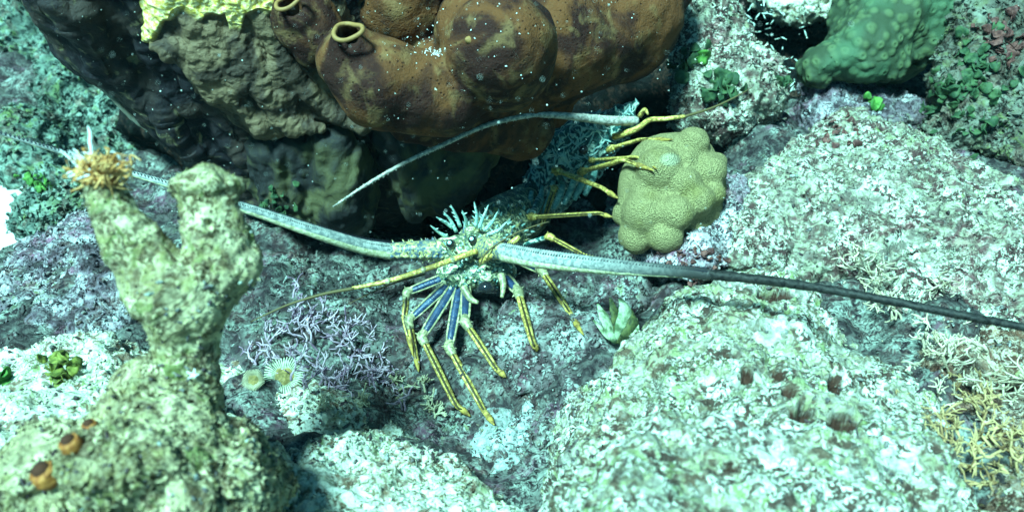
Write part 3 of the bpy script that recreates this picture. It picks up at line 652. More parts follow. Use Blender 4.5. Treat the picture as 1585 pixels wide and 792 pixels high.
# ------------------------------------------------------------------ dead coral stalk in the foreground
st = thing('coral_stalk', P(270,620,.6), 'forked dead coral stalk crusted with turf in the left foreground', 'coral')
prm = [cap((160,290,.56),29,(196,370,.565),38), cap((196,370,.565),38,(252,450,.575),54), cap((318,300,.58),48,(330,345,.58),42), cap((330,345,.58),42,(350,410,.585),50), cap((350,410,.585),50,(296,475,.58),62),
       cap((272,462,.58),62,(284,550,.59),48), cap((246,405,.57),22,(256,455,.57),46), cap((284,550,.59),48,(262,640,.60),64), cap((306,560,.59),26,(320,612,.60),20), ell(318,287,.575,58,15,.02), cap((200,600,.6),30,(280,560,.59),42)]
V, Q = build(prm, .007, .0038, 2); V, pa = rockify(V, Q, ((.05,.005,2),(.016,.0026,3),(.006,.0007,2)), 151, pits=[(322,348,8,8,.004)])
ob = mesh_np('stalk', V, Q, M['stalk'], parent=st, bvh=True, attrs={'pit': pa}); tag(flakes(V, Q, 2600, .0028, M['stalk'], st, 151), kind='stuff')
base = rock('coral_mound', [ell(225,700,.54,110,62,.07,0), ell(330,740,.56,95,85,.07), cap((200,640,.57),50,(270,640,.58),45), ell(395,760,.59,60,60,.05), ell(90,720,.56,80,60,.05), ell(30,790,.55,80,55,.05), ell(150,830,.55,130,60,.05)], M['stalk'],
     'rounded turf covered mound at the foot of the coral stalk', 'coral rock', k=.02, h=.005, lv=2, seed=155, amps=((.06,.009,2),(.02,.0045,3),(.007,.0018,2)), fl=(11000, .0040, 'flake_st'),
     pits=[(185,597,11,12,.010),(150,560,6,6,.004)])
# orange tuft on its left tip
tf = MB()
for i in range(520):
    a = random.random()*6.28; rr_ = abs(random.gauss(0,1)); c = P(156+math.cos(a)*rr_*17, 270-math.sin(a)*rr_*10, .556+random.gauss(0,.006)); L = .0035+.006*random.random()
    dr = c2w([math.cos(a)*.9, .3+math.sin(a)*.7, random.uniform(-.7,.4)]); j = RNG.normal(size=3)*.7
    tf.add(sweep([c, c+dr*L*.5+j*L*.6, c+dr*L-j*L*.3], [.0008, .0007, .0003], 5, 3))
tag(tf.make('algae_tuft', M['tuft']), 'frilly orange tuft on the left tip of the coral stalk', 'algae')
tf = MB()
for i in range(46):
    c = P(150+random.gauss(0,22), 262+random.gauss(0,8), .556+random.gauss(0,.006)); L = .010*random.random()+.004; dr = c2w([random.uniform(-1,.5), random.uniform(-.4,1), -.2])
    tf.add(sweep([c, c+dr*L*.6, c+dr*L+RNG.normal(size=3)*.002], [.0009,.0007,.0003], 5, 3))
tf.add(sweep([P(146,260,.556), P(141,228,.556), P(139,205,.557), P(136,196,.557)], [.0016,.0014,.0010,.0004], 6, 4, jitter=.0002))
tag(tf.make('hydroid', M['wisp']), 'wispy white hydroid rising beside the orange tuft', 'hydroid')
def cluster(name, spots, mat, label, cat, fn, **k):
    mb = MB()
    for s_ in spots: fn(mb, *s_)
    tag(mb.make(name, mat, **k), label, cat)
def blob(mb, px, py, r, off=.3):
    p, n = hit(px, py); d = w2c(p)[2]; r = mm(r, d)
    pts = [p-n*r, p-n*r*.3, p+n*r*.35, p+n*r*.8]; mb.add(sweep(pts, [r*.8, r*1.05, r*.9, r*.25], 12, 4, jitter=r*.05))
def cupsponge(px, py, r, label):
    p, n = hit(px, py); d = w2c(p)[2]; R = mm(r, d); o = thing('cup_sponge', p, label, 'sponge', None); mb = MB()
    n = n*.5 + c2w([.1,.8,-.5])*.5; n /= np.linalg.norm(n)
    mb.add(sweep([p-n*R*.6, p, p+n*R*.7, p+n*R*.9], [R*.7, R, R*.95, R*.75], 14, 4, jitter=R*.04)); mb.make('cup', M['orange'], o)
    mb = MB(); mb.add(sweep([p+n*R*.3, p+n*R*1.15], [R*.55, R*.6], 12, 1)); mb.make('hollow', M['hollow'], o)
cupsponge(112, 690, 17, 'small orange cup sponge on the slope left of the mound')
cupsponge(75, 738, 22, 'round orange brown sponge in the lower left corner')
cupsponge(140, 662, 12, 'tiny orange sponge topmost of the three left of the mound')
p, n = hit(297, 575); mb = MB()
for k in range(5):
    a = k*1.3; e = p + c2w([math.cos(a)*random.uniform(.5,1.2), math.sin(a)*random.uniform(.3,1), -.1])*.0042; mb.add(sweep([p+n*.003, (p+e)/2+n*.004, e+n*.003], [.0010,.0008,.0003], 6, 3))
tag(mb.make('hydroid', M['wisp']), 'small white star shaped growth low on the coral stalk', 'hydroid')

# ------------------------------------------------------------------ branching algae
def branching(px, py, hgt, mat, label, n=10, rad=.0016, spread=.9, lean=(0,0,0), name='branching_algae', group=None, depth=3, cat='algae', fork=3):
    p, nrm = hit(px, py); g = np.array([0,0,.35]) + nrm*.8 + c2w(lean); g /= np.linalg.norm(g); mb = MB(); rg = np.random.default_rng(int(px*7+py))
    def grow(q, d, L, r, k):
        e = q + d*L; m_ = (q+e)/2 + rg.normal(size=3)*L*.10
        mb.add(sweep([q, m_, e], [r, r*.92, r*.75], 6, 2))
        if k == 0: return
        for i in range(rg.integers(2, fork+1)):
            nd = d + rg.normal(size=3)*.75; nd /= np.linalg.norm(nd); grow(q + d*L*rg.uniform(.55, 1), nd, L*rg.uniform(.6,.95), r*.82, k-1)
    for i in range(n):
        d = g + rg.normal(size=3)*spread*.6; d /= np.linalg.norm(d)
        grow(p + np.cross(nrm, rg.normal(size=3))*hgt*.5 - nrm*.004, d, hgt*rg.uniform(.3,.5), rad, depth)
    tag(mb.make(name, mat, origin=p), label, cat, group)
GP = 'purple branching algae in the hollow left of the lobster'
for (x, y, h_, n, lab) in [(470,545,.050,7,'tall purple branching algae above the ribbed fan worm'),(535,560,.045,7,'dense purple branching algae halfway between fan worm and lobster legs'),
        (425,540,.035,5,'small purple branching algae touching the coral stalk side'),(585,590,.038,6,'purple branching algae beside the leftmost lobster leg'),
        (505,600,.030,5,'low purple branching algae just right of the fan worm'),(470,490,.030,5,'purple branching algae under the yellow feeler tip')]:
    branching(x, y, h_, M['purple'], lab, n, .0013, 1.3, group=GP)
for (x, y, h_, n, lab) in [(560,620,.024,5,'tan branching algae at the foot of the purple thicket'),(620,600,.026,5,'tan forked algae left of the lobster claw tips'),(655,640,.018,4,'low tan algae sprigs in front of the lobster legs'),(500,640,.018,4,'tan sprigs behind the low bright rock')]:
    branching(x, y, h_, M['tan'], lab, n, .0013, group='tan algae sprigs around the purple thicket')
for (x, y, h_, n, lab) in [(1345,440,.030,5,'cream twiggy algae on the slope above the black feeler'),(1430,455,.030,4,'cream forked twigs right of the holes beyond the feeler'),(1400,500,.026,4,'cream twigs just under the black feeler'),(1440,530,.020,4,'cream twig tuft by the right flank of the largest boulder'),(1290,430,.018,3,'small cream twigs nearest the tip of the dark feeler root')]:
    branching(x, y, h_*1.5, M['cream'], lab, n, .0012, 1.4, group='cream twigs on the right slope', name='twig_algae')
for (x, y, h_, n, lab) in [(1520,590,.030,7,'pale golden twigs under the far bend of the black feeler'),(1480,660,.026,6,'golden sprigs clinging to the right flank of the largest boulder'),(1580,600,.03,7,'golden twig clump cut by the right edge of the photo'),(1545,670,.03,7,'golden twigs in the middle of the corner thicket'),(1510,760,.03,7,'golden twigs at the bottom edge right of the largest boulder'),(1575,705,.03,7,'golden twig clump between the corner and the right edge'),(1500,620,.032,6,'golden twig algae right of the largest boulder'),(1560,640,.034,6,'golden twig algae at the right edge'),(1530,700,.032,6,'golden twig algae near the lower right corner'),(1565,760,.030,6,'golden twig algae lowest in the right corner'),(1475,570,.022,4,'golden sprigs highest beside the largest boulder')]:
    branching(x, y, h_*1.35, M['gold'] if y > 630 else M['cream'], lab, n, .0011, 1.3, group='golden twigs in the lower right', name='twig_algae')

# ------------------------------------------------------------------ loose rubble lying in the hollow
mb = MB(); rg = np.random.default_rng(33)
for i in range(1500):
    x, y = (rg.uniform(380, 930), rg.uniform(430, 720)) if i % 3 else ((rg.uniform(1160, 1585), rg.uniform(240, 790)) if i % 2 else (rg.uniform(0, 380), rg.uniform(420, 790)))
    p, nn = hit(x, y); r = mm(rg.uniform(1.2, 4.5)**1.0, w2c(p)[2]); v = rg.normal(size=3); v /= np.linalg.norm(v); L = rg.uniform(.6, 2.2)
    mb.add(sweep([p-v*r*L, p+nn*r*.3, p+v*r*L], [r*.5, r*rg.uniform(.6,1), r*.4], 6, 2, flat=rg.uniform(.5,1), jitter=r*.12))
tag(mb.make('rubble', M['legrock'], origin=(0,.7,-.6)), kind='stuff')

# ------------------------------------------------------------------ leaves
def leafdisc(mb, p, n, r, fold=.3, seed=0):
    rg = np.random.default_rng(seed); u = np.cross(n, rg.normal(size=3)); u /= np.linalg.norm(u); v = np.cross(n, u); V = [p]; K = 14
    for j, rr in enumerate((.55, 1.0)):
        for i in range(K):
            a = 2*math.pi*i/K; w_ = 1 + .12*math.sin(3*a+seed); V.append(p + r*rr*w_*(math.cos(a)*u+math.sin(a)*v) + n*r*(fold*rr*rr*math.cos(2*a+seed) + .12*rr*math.sin(5*a)))
    top = np.array(V); bot = top - n*r*.07; V = np.vstack([top, bot]); Q = []; B = len(top)
    for i in range(K):
        k = (i+1) % K
        Q += [(0, 1+i, 1+k, 1+k), (1+i, 1+K+i, 1+K+k, 1+k), (B, B+1+k, B+1+i, B+1+i), (B+1+i, B+1+k, B+1+K+k, B+1+K+i), (1+K+i, B+1+K+i, B+1+K+k, 1+K+k)]
    mb.add((V, np.array(Q)))
def leafy(px, py, rad, n, r, mat, label, cat='algae', name='leafy_algae', group=None, seed=1, stand=.8):
    rg = np.random.default_rng(seed); p0, n0 = hit(px, py); mb = MB()
    for i in range(n):
        p, nn = hit(px + rg.normal()*rad*.5, py + rg.normal()*rad*.4)
        if np.linalg.norm(p-p0) > .12: p, nn = p0, n0
        q = nn + rg.normal(size=3)*stand; q /= np.linalg.norm(q); leafdisc(mb, p + nn*r*rg.uniform(.2,1.1), q, r*rg.uniform(.5,1.1), rg.uniform(.1,.5), i)
    tag(mb.make(name, mat, origin=p0), label, cat, group)
leafy(1068, 96, 22, 12, .010, M['darkleaf'], 'dark green leaf cluster high on the tall pale rock', seed=3)
leafy(1115, 140, 26, 18, .011, M['darkleaf'], 'largest dark green leaf cluster on the middle of the tall pale rock', seed=4)
leafy(1082, 90, 6, 2, .010, M['leaf'], 'bright green leaf at the edge of the tall pale rock', seed=5)
leafy(1348, 155, 9, 3, .011, M['leaf'], 'single bright green leaf on the rubble below the star coral', seed=6)
leafy(1212, 130, 14, 6, .009, M['darkleaf'], 'dark green leaves on the right shoulder of the tall pale rock', seed=7)
leafy(86, 572, 22, 26, .0075, M['olive'], 'curly olive green rosette on the pale rubble at left', seed=8)
leafy(14, 590, 3, 4, .008, M['leaf'], 'small yellow green leaves at the left edge', seed=9)
leafy(60, 290, 24, 24, .007, M['leaf'], 'green leafy algae on the reef near the left feeler tip', seed=10)
leafy(1490, 130, 80, 90, .008, M['darkleaf'], 'mass of dark green leaves on the upper right rock', seed=11)
leafy(1550, 60, 50, 40, .008, M['redalg'], 'reddish brown leaves in the upper right corner', seed=12)
leafy(430, 322, 30, 22, .005, M['darkleaf'], 'green leaves in the shade above the left feeler', seed=13)
leafy(1300, 205, 40, 26, .005, M['redalg'], 'reddish leaf bits at the top of the sunlit slope', seed=14)
leafy(1080, 410, 40, 40, .004, M['redalg'], 'reddish curls under the purple crusted rock', seed=15)
# fan worm
def fanworm(px, py, r, label, mat='fan'):
    p, n = hit(px, py); d = w2c(p)[2]; R = mm(r, d); n = n*.3 + c2w([0,.15,-1])*.7; n /= np.linalg.norm(n); p = p + n*.008
    o = thing('fan_worm', p, label, 'tube worm'); u = np.cross(n, (0,0,1.)); u /= np.linalg.norm(u); v = np.cross(n, u)
    mb = MB(); K = 44
    for i in range(K):
        a = 2*math.pi*i/K; e = math.cos(a)*u + math.sin(a)*v; w_ = 1+.06*math.sin(5*a)
        mb.add(sweep([p+e*R*.35-n*R*.05, p+e*R*.7*w_+n*R*.12, p+e*R*w_+n*R*.02], [R*.02, R*.045, R*.035], 5, 3))
    mb.make('tentacle_fan', M[mat], o)
    mb = MB(); mb.add(sweep([p-n*R*.25, p-n*R*.02, p+n*R*.08], [R*.75, R*.62, R*.2], 16, 3, jitter=R*.03)); mb.make('mouth', M['fanmid'], o)
    mb = MB(); mb.add(sweep([p-n*R*1.2, p-n*R*.2], [R*.3, R*.35], 10, 3)); mb.make('tube', M['tan'], o)
fanworm(441, 587, 32, 'ribbed round fan worm in front of the purple algae')
fanworm(394, 590, 17, 'small olive fan worm left of the large ribbed one', 'tan')
# frond by the big boulder
def frond():
    p, n = hit(948, 505); o = thing('curled_frond', P(945,520,.9), 'pale ribbed frond with dark edges where the boulder meets the dark rock', 'algae'); d = w2c(p)[2]-.012
    for pts, rad, m_ in [([(925,470),(935,490),(948,520),(955,530)], (2,11,9,3), 'palefrond'), ([(960,462),(968,480),(962,505),(955,530)], (4,13,13,5), 'palefrond'), ([(975,478),(980,500),(970,520),(958,532)], (3,11,12,5), 'darkfrond'),
                         ([(945,460),(950,480),(955,505),(956,530)], (2,8,8,4), 'darkfrond'), ([(918,495),(928,505),(938,518),(950,528)], (1,5,6,3), 'palefrond'), ([(985,492),(984,508),(974,522),(962,534)], (2,6,7,4), 'palefrond')]:
        mb = MB(); W = [P(x, y, d - .008*math.sin(i)) for i, (x, y) in enumerate(pts)]; mb.add(sweep(W, [mm(r, d) for r in rad], 10, 6, flat=.3, jitter=.0002)); mb.make('blade', M[m_], o)
frond()

# ------------------------------------------------------------------ lobsters
def px_path(pts, d0, d1=None):
    n = len(pts); return [P(x, y, d0 if d1 is None else d0+(d1-d0)*i/(n-1)) for i, (x, y) in enumerate(pts)]
def leg(parent, a, knee, mid_, tip, r=.0042, up='blue', ground=True):
    """a, knee, mid, tip: (px,py,depth)"""
    A, K, C, T = [np.array(P(*q)) for q in (a, knee, (mid_[0], mid_[1], min(mid_[2], w2c(hit(mid_[0], mid_[1])[0])[2]-.007)), (tip[0], tip[1], min(tip[2], w2c(hit(tip[0], tip[1])[0])[2]-.006)))]
    d_ = (K-A)/np.linalg.norm(K-A)
    mb = MB(); mb.add(sweep([A, A+(K-A)*.3, A+(K-A)*.8, K-d_*r], [r*.8, r*1.15, r*1.05, r*.85], 10, 4, flat=.8)); L = mb.make('leg', M[up], parent)
    side = np.cross(d_, np.array(c2w([0,0,1.]))); side /= np.linalg.norm(side); toc = -A/np.linalg.norm(A)
    if up == 'blue':
        for s_ in (-1, 1):
            mb = MB(); o_ = side*s_*r*.85 + toc*r*.45; mb.add(sweep([A+o_*.8, A+(K-A)*.3+o_*1.15, A+(K-A)*.8+o_*1.05, K+o_*.6], [r*.28]*4, 6, 4)); mb.make('stripe', M['stripe'], L)
    mb = MB(); mb.add(sweep([K-d_*r*1.6, K, K+(C-K)/np.linalg.norm(C-K)*r*2.2], [r*.9, r*1.25, r*.95], 10, 4))
    for s_ in (-1,1): mb.cone(K+side*s_*r*.8, side*s_+toc*.5, r*1.1, r*.35)
    mb.make('knee', M['stripe' if up == 'blue' else 'yellow'], L)
    e = (C-K); mb = MB(); mb.add(sweep([K+e*.03, K+e*.35, K+e*.75, C, C+(T-C)*.5], [r*.8, r*.95, r*.85, r*.72, r*.66], 10, 5, flat=.75)); SH = mb.make('lower_leg', M['yellow'], L)
    sd = np.cross(e, toc); sd /= np.linalg.norm(sd)
    mb = MB(); mb.add(sweep([K+e*.06+toc*r*.8, K+e*.4+toc*r*.95, C+toc*r*.7, C+(T-C)*.45+toc*r*.6], [r*.18, r*.26, r*.24, r*.15], 6, 5)); mb.make('groove', M['darkline'], L)
    q = C+(T-C)*.5; mb = MB(); mb.add(sweep([q-(T-q)*.05, q+(T-q)*.08, q+(T-q)*.5, T], [r*.72, r*.78, r*.55, r*.12], 8, 4))
    for i in range(12): 
        b = q+(T-q)*random.uniform(.15,.85); mb.cone(b, RNG.normal(size=3), r*.7, r*.08, 3)
    mb.make('claw', M['clawc'], L)
s = NT('leg_dark_line', .6); M['darkline'] = s.done((.04,.03,.012))
M['clawc'] = simple('claw_horn', (.16,.10,.03), (.40,.28,.06), 200)

def spiny(mb, pts, rad, n, L, rg):
    """spines standing on a tube path"""
    pts = np.array(pts); 
    for i in range(n):
        t = rg.random()*(len(pts)-1); k = int(t); f_ = t-k; c = pts[k]*(1-f_)+pts[k+1]*f_; r = rad[k]*(1-f_)+rad[k+1]*f_
        ax = pts[k+1]-pts[k]; ax /= np.linalg.norm(ax); v = rg.normal(size=3); v -= ax*(v@ax); v /= np.linalg.norm(v)
        mb.cone(c+v*r*.85, v+ax*.5, L*rg.uniform(.5,1.2), L*.28)

def lobster_front():
    rg = np.random.default_rng(3)
    o = thing('spiny_lobster', P(735,440,.97), 'spiny lobster facing the camera with long pale feelers spread wide', 'lobster')
    body = [ell(720,388,.955,60,24,.030), cap((730,392,.97),34,(775,352,1.05),44), cap((775,352,1.05),44,(815,325,1.14),40), ell(735,425,.955,50,24,.025), ell(700,425,.945,22,20,.014), ell(780,420,.96,20,18,.016)]
    V, Q = build(body, .010, .0035, 1); V, _ = rockify(V, Q, ((.012,.0022,3),), 201); car = mesh_np('carapace', V, Q, M['shell'], parent=o)
    b = BVHTree.FromPolygons([tuple(v) for v in V], [tuple(q) for q in Q])
    def on(x, y):
        dr = Vector(c2w([(x-CX)/F,(CY-y)/F,1])).normalized(); r = b.ray_cast(Vector((0,0,0)), dr, 3)
        return (np.array(r[0]), -np.array(r[1]) if r[1]@dr > 0 else np.array(r[1])) if r[0] is not None else (None, None)
    mb = MB(); mw = MB()
    for i in range(420):
        x, y = rg.uniform(672,830), rg.uniform(318,450); p, n_ = on(x, y)
        if p is None: continue
        d_ = n_*.8 + c2w([0,.4,-.7])*.6; L = rg.uniform(.003,.0075) if y < 405 else rg.uniform(.0015,.003)
        (mb if i % 3 else mw).cone(p, d_+rg.normal(size=3)*.2, L, L*.33)
    mb.make('spine', M['base'], car); mw.make('spine', M['white'], car)
    # tubercles below the mouth
    mb = MB()
    for i in range(60):
        p, n_ = on(rg.uniform(690,800), rg.uniform(400,448))
        if p is None: continue
        r = rg.uniform(.0012,.0028); t = rg.normal(size=3); mb.add(sweep([p-t*r*.5, p+n_*r*.6, p+t*r*.8], [r*.6, r*.8, r*.4], 6, 3))
    mb.make('mouth_plates', M['shell2'], car)
    # horns above the eyes
    stems = [([(706,358),(698,342),(690,332)], 5), ([(700,352),(688,343),(679,338)], 4), ([(712,350),(706,334),(700,322)], 4), ([(742,352),(748,336),(754,322)], 6), ([(736,350),(738,334),(735,318)], 4), ([(750,356),(762,344),(768,332)], 5), ([(692,366),(680,360),(670,352)], 4), ([(758,362),(772,356),(782,346)], 4), ([(722,348),(721,340),(717,330)], 3)]
    for path, nb in stems:
        W = px_path(path, .952, .932); mb = MB(); mb.add(sweep(W, [.0022,.0017,.0010], 7, 4)); T_ = np.array(W[-1])-np.array(W[-2]); T_ /= np.linalg.norm(T_)
        mb.cone(W[-1], T_, .0055, .0011, 6)
        for k in range(nb):
            t = rg.random(); b_ = np.array(W[0])*(1-t)+np.array(W[-1])*t; d_ = T_*.5 + c2w([rg.choice([-1,1])*rg.uniform(.5,1), rg.uniform(-.1,.5), rg.uniform(-.6,.1)]); mb.cone(b_, d_, rg.uniform(.003,.0065), .0010, 6)
        mb.make('horn', M['white'], car)
    for (x, y) in ((697,377),(731,371)):
        c = np.array(P(x, y, .922)); mb = MB(); q = c2w([0,0,1.])
        mb.add(sweep([c+q*.016, c+q*.006], [.0042, .0050], 10, 2)); mb.add(sweep([c+q*.005, c+q*.002, c-q*.001, c-q*.003], [.0036,.0046,.0042,.0018], 14, 3)); e = mb.make('eye', M['eye'], car)
        g = c - q*.0042 + c2w([-.0005,.001,0]); mb = MB(); mb.add(sweep([g+q*.0014, g, g-q*.0006], [.0018,.0021,.0009], 10, 2)); mb.make('painted_glint', M['glint'], e)  # highlight on the eye, put in as a pale bead
    # left antenna base and flagellum
    def antenna(bp, br, fp, fr, nsp, taper_dark=None, ann=160, seed=1):
        rg2 = np.random.default_rng(seed); mb = MB(); W = np.array([P(*q) for q in bp]); mb.add(sweep(W, br, 14, 5)); spiny(mb, W, br, nsp, .0045, rg2)
        for k in range(9):
            t = (k+.5)/9*(len(W)-1); i = int(t); c = W[i]*(1-t+i)+W[i+1]*(t-i); r = br[i]
            cc = c - c2w([0,.55*r,.75*r]) ; mb.add(sweep([cc-c2w([.0035,0,0]), cc, cc+c2w([.0035,0,0])], [.0012,.0026,.0012], 8, 3))
        A = mb.make('antenna', M['base'], o)
        W = np.array([P(*q) for q in fp]); mb = MB(); V_, Q_ = sweep(W, fr, 14, 14); qx = topx(V_)[0]; mb.add((V_, Q_), np.clip(np.maximum((qx-880)/190, (150-qx)/300), 0, 1)); fl_ = mb.make('flagellum', M['feeler'], A, attr=True)
        Wl = W - np.array([c2w([0, r*.55, r*.35]) for r in fr]); mb = MB(); mb.add(sweep(Wl, np.array(fr)*np.linspace(.72,.3,len(fr)), 10, 14, jitter=.00012)); mb.make('underside', M['under'], fl_) if taper_dark is None else mb.make('underside', M['under'], fl_)
        # hair rows
        E = np.vstack([2*W[0]-W[1], W, 2*W[-1]-W[-2]]); mb = MB()
        for i in range(ann):
            t = i/ann*(len(W)-1)*.97; k = int(t); f_ = t-k; a_, b_, c_, d_ = E[k:k+4]
            c = .5*((2*b_)+(-a_+c_)*f_+(2*a_-5*b_+4*c_-d_)*f_*f_+(-a_+3*b_-3*c_+d_)*f_**3); r = fr[k]*(1-f_)+fr[k+1]*f_
            ax = W[k+1]-W[k]; ax /= np.linalg.norm(ax); up = c2w([0,1.,-.2]); toc = c2w([0,0,-1.])
            for q in (up*.38+toc*.92, up*.97+toc*.1): mb.cone(c+q*r*.95, q*.6+up*.9+ax*.5, max(.0026,r*.5), .0008, 3)
        mb.make('bristles', M['bristle'], fl_)
        return A
    antenna([(700,388,.945),(670,387,.94),(635,388,.935),(602,388,.93)], [.012,.0115,.0105,.0085],
            [(606,388,.93),(560,380,.91),(500,362,.88),(440,342,.86),(380,322,.84),(300,297,.82),(210,270,.81),(110,240,.80),(0,207,.78),(-150,165,.76)],
            [.0078,.0070,.0062,.0055,.0048,.0036,.0028,.0022,.0016,.0006], 110, seed=1, ann=150)
    A = antenna([(735,388,.945),(750,384,.93),(768,384,.915),(782,388,.90)], [.0125,.0125,.012,.0105],
            [(778,388,.90),(830,398,.87),(900,407,.84),(980,415,.80),(1060,421,.765),(1100,425,.75)], [.0086,.0090,.0082,.0068,.0052,.0045], 70, seed=2, ann=80)
    W = px_path([(1090,424),(1180,433),(1270,446),(1380,466),(1500,490),(1600,509),(1800,550)], .754, .60); mb = MB(); mb.add(sweep(W, [.0045,.0040,.0036,.0034,.0032,.0028,.0016], 12, 14, jitter=.0003))
    fl_ = mb.make('antenna_tip', M['feelerdark'], A)
    # antennules
    def thin(pts, rad, mat, name='antennule', par=o):
        W = [P(*q) for q in pts]; mb = MB(); mb.add(sweep(W, rad, 8, 8)); return mb.make(name, M[mat], par)
    an = thin([(738,388,.92),(700,402,.91),(655,418,.90),(600,435,.89),(545,446,.885)], [.0030,.0030,.0028,.0026,.0018], 'yellow')
    thin([(548,446,.885),(500,455,.88),(450,470,.875),(415,485,.87),(388,498,.87)], [.0018,.0016,.0012,.0009,.0004], 'darktip', 'antennule_tip', an)
    for (x, y, d) in ((700,402,.91),(655,418,.90),(600,435,.89)):
        c = np.array(P(x,y,d)); mb = MB(); mb.add(sweep([c-c2w([.002,-.0006,0]), c+c2w([.002,-.0006,0])], [.0036,.0036], 8, 2)); mb.make('joint', M['stripe'], an)
    thin([(658,424,.905),(610,438,.90),(570,455,.90),(540,470,.90)], [.0011,.0009,.0007,.0003], 'darktip')
    an = thin([(745,405,.92),(765,392,.905),(790,378,.90),(803,366,.90)], [.0034,.0034,.0036,.0032], 'yellow')
    thin([(742,412,.905),(752,392,.90),(775,374,.895),(800,360,.895),(832,348,.90),(850,343,.90)], [.0009,.0009,.0009,.0008,.0006,.0003], 'darktip', par=an, name='antennule_tip')
    # dark mouth opening and jaws under the head
    mb = MB(); mb.add(sweep([P(738,452,.93), P(752,444,.925), P(768,450,.93)], [.004,.009,.004], 12, 5, flat=.8)); mb.make('mouth', M['eye'], o)
    # mouth feelers
    for pts in ([(717,444,.93),(728,462,.925),(740,468,.92)], [(775,425,.93),(779,440,.925),(777,460,.92)]): thin(pts, [.0045,.0036,.002], 'stripe', 'mouth_leg')
    # legs
    H = .945
    def td(x, y): return w2c(hit(x, y)[0])[2] - .003
    leg(o, (700,424,H), (630,452,.935), (626,494,.93), (640,552,.94), .0040)
    leg(o, (702,432,H), (633,495,.925), (642,540,.925), (648,575,min(.96,td(648,575))))
    leg(o, (706,436,H), (653,521,.915), (704,623,.89), (728,644,td(728,644)), .0046)
    leg(o, (712,438,H), (695,537,.91), (748,633,.875), (765,657,td(765,657)), .0046)
    leg(o, (722,436,H), (720,498,.915), (768,570,.90), (783,583,td(783,583)), .0046)
    leg(o, (778,424,.95), (802,451,.93), (824,528,.91), (832,543,td(832,543)), .0048)
    leg(o, (800,400,1.0), (838,418,.965), (882,484,.925), (903,518,td(903,518)), .0046)
    leg(o, (810,380,1.03), (850,366,.99), (905,395,.96), (960,408,.96), .0036, 'shell2')
    mb = MB()
    # tail curving back into the hollow
    for k in range(6):
        t = k/6; c0 = np.array(P(812+k*10, 325+k*6, 1.15+.035*k)); c1 = np.array(P(824+k*10, 332+k*6, 1.185+.035*k)); r = .027-.0025*k
        mb = MB(); mb.add(sweep([c0, (c0+c1)/2, c1], [r*.9, r, r*.94], 18, 3)); seg = mb.make('tail_segment', M['shell'], o)
    mb = MB()
    for a in (-2,-1,0,1,2): mb.add(sweep([P(872,361,1.35), P(880+a*9,368,1.39), P(884+a*15,374,1.42)], [.006,.013,.009], 8, 4, flat=.2))
    mb.make('tail_fan', M['shell2'], o)
s = NT('antennule_tip', .6); M['darktip'] = s.done((.10,.075,.03))
lobster_front()

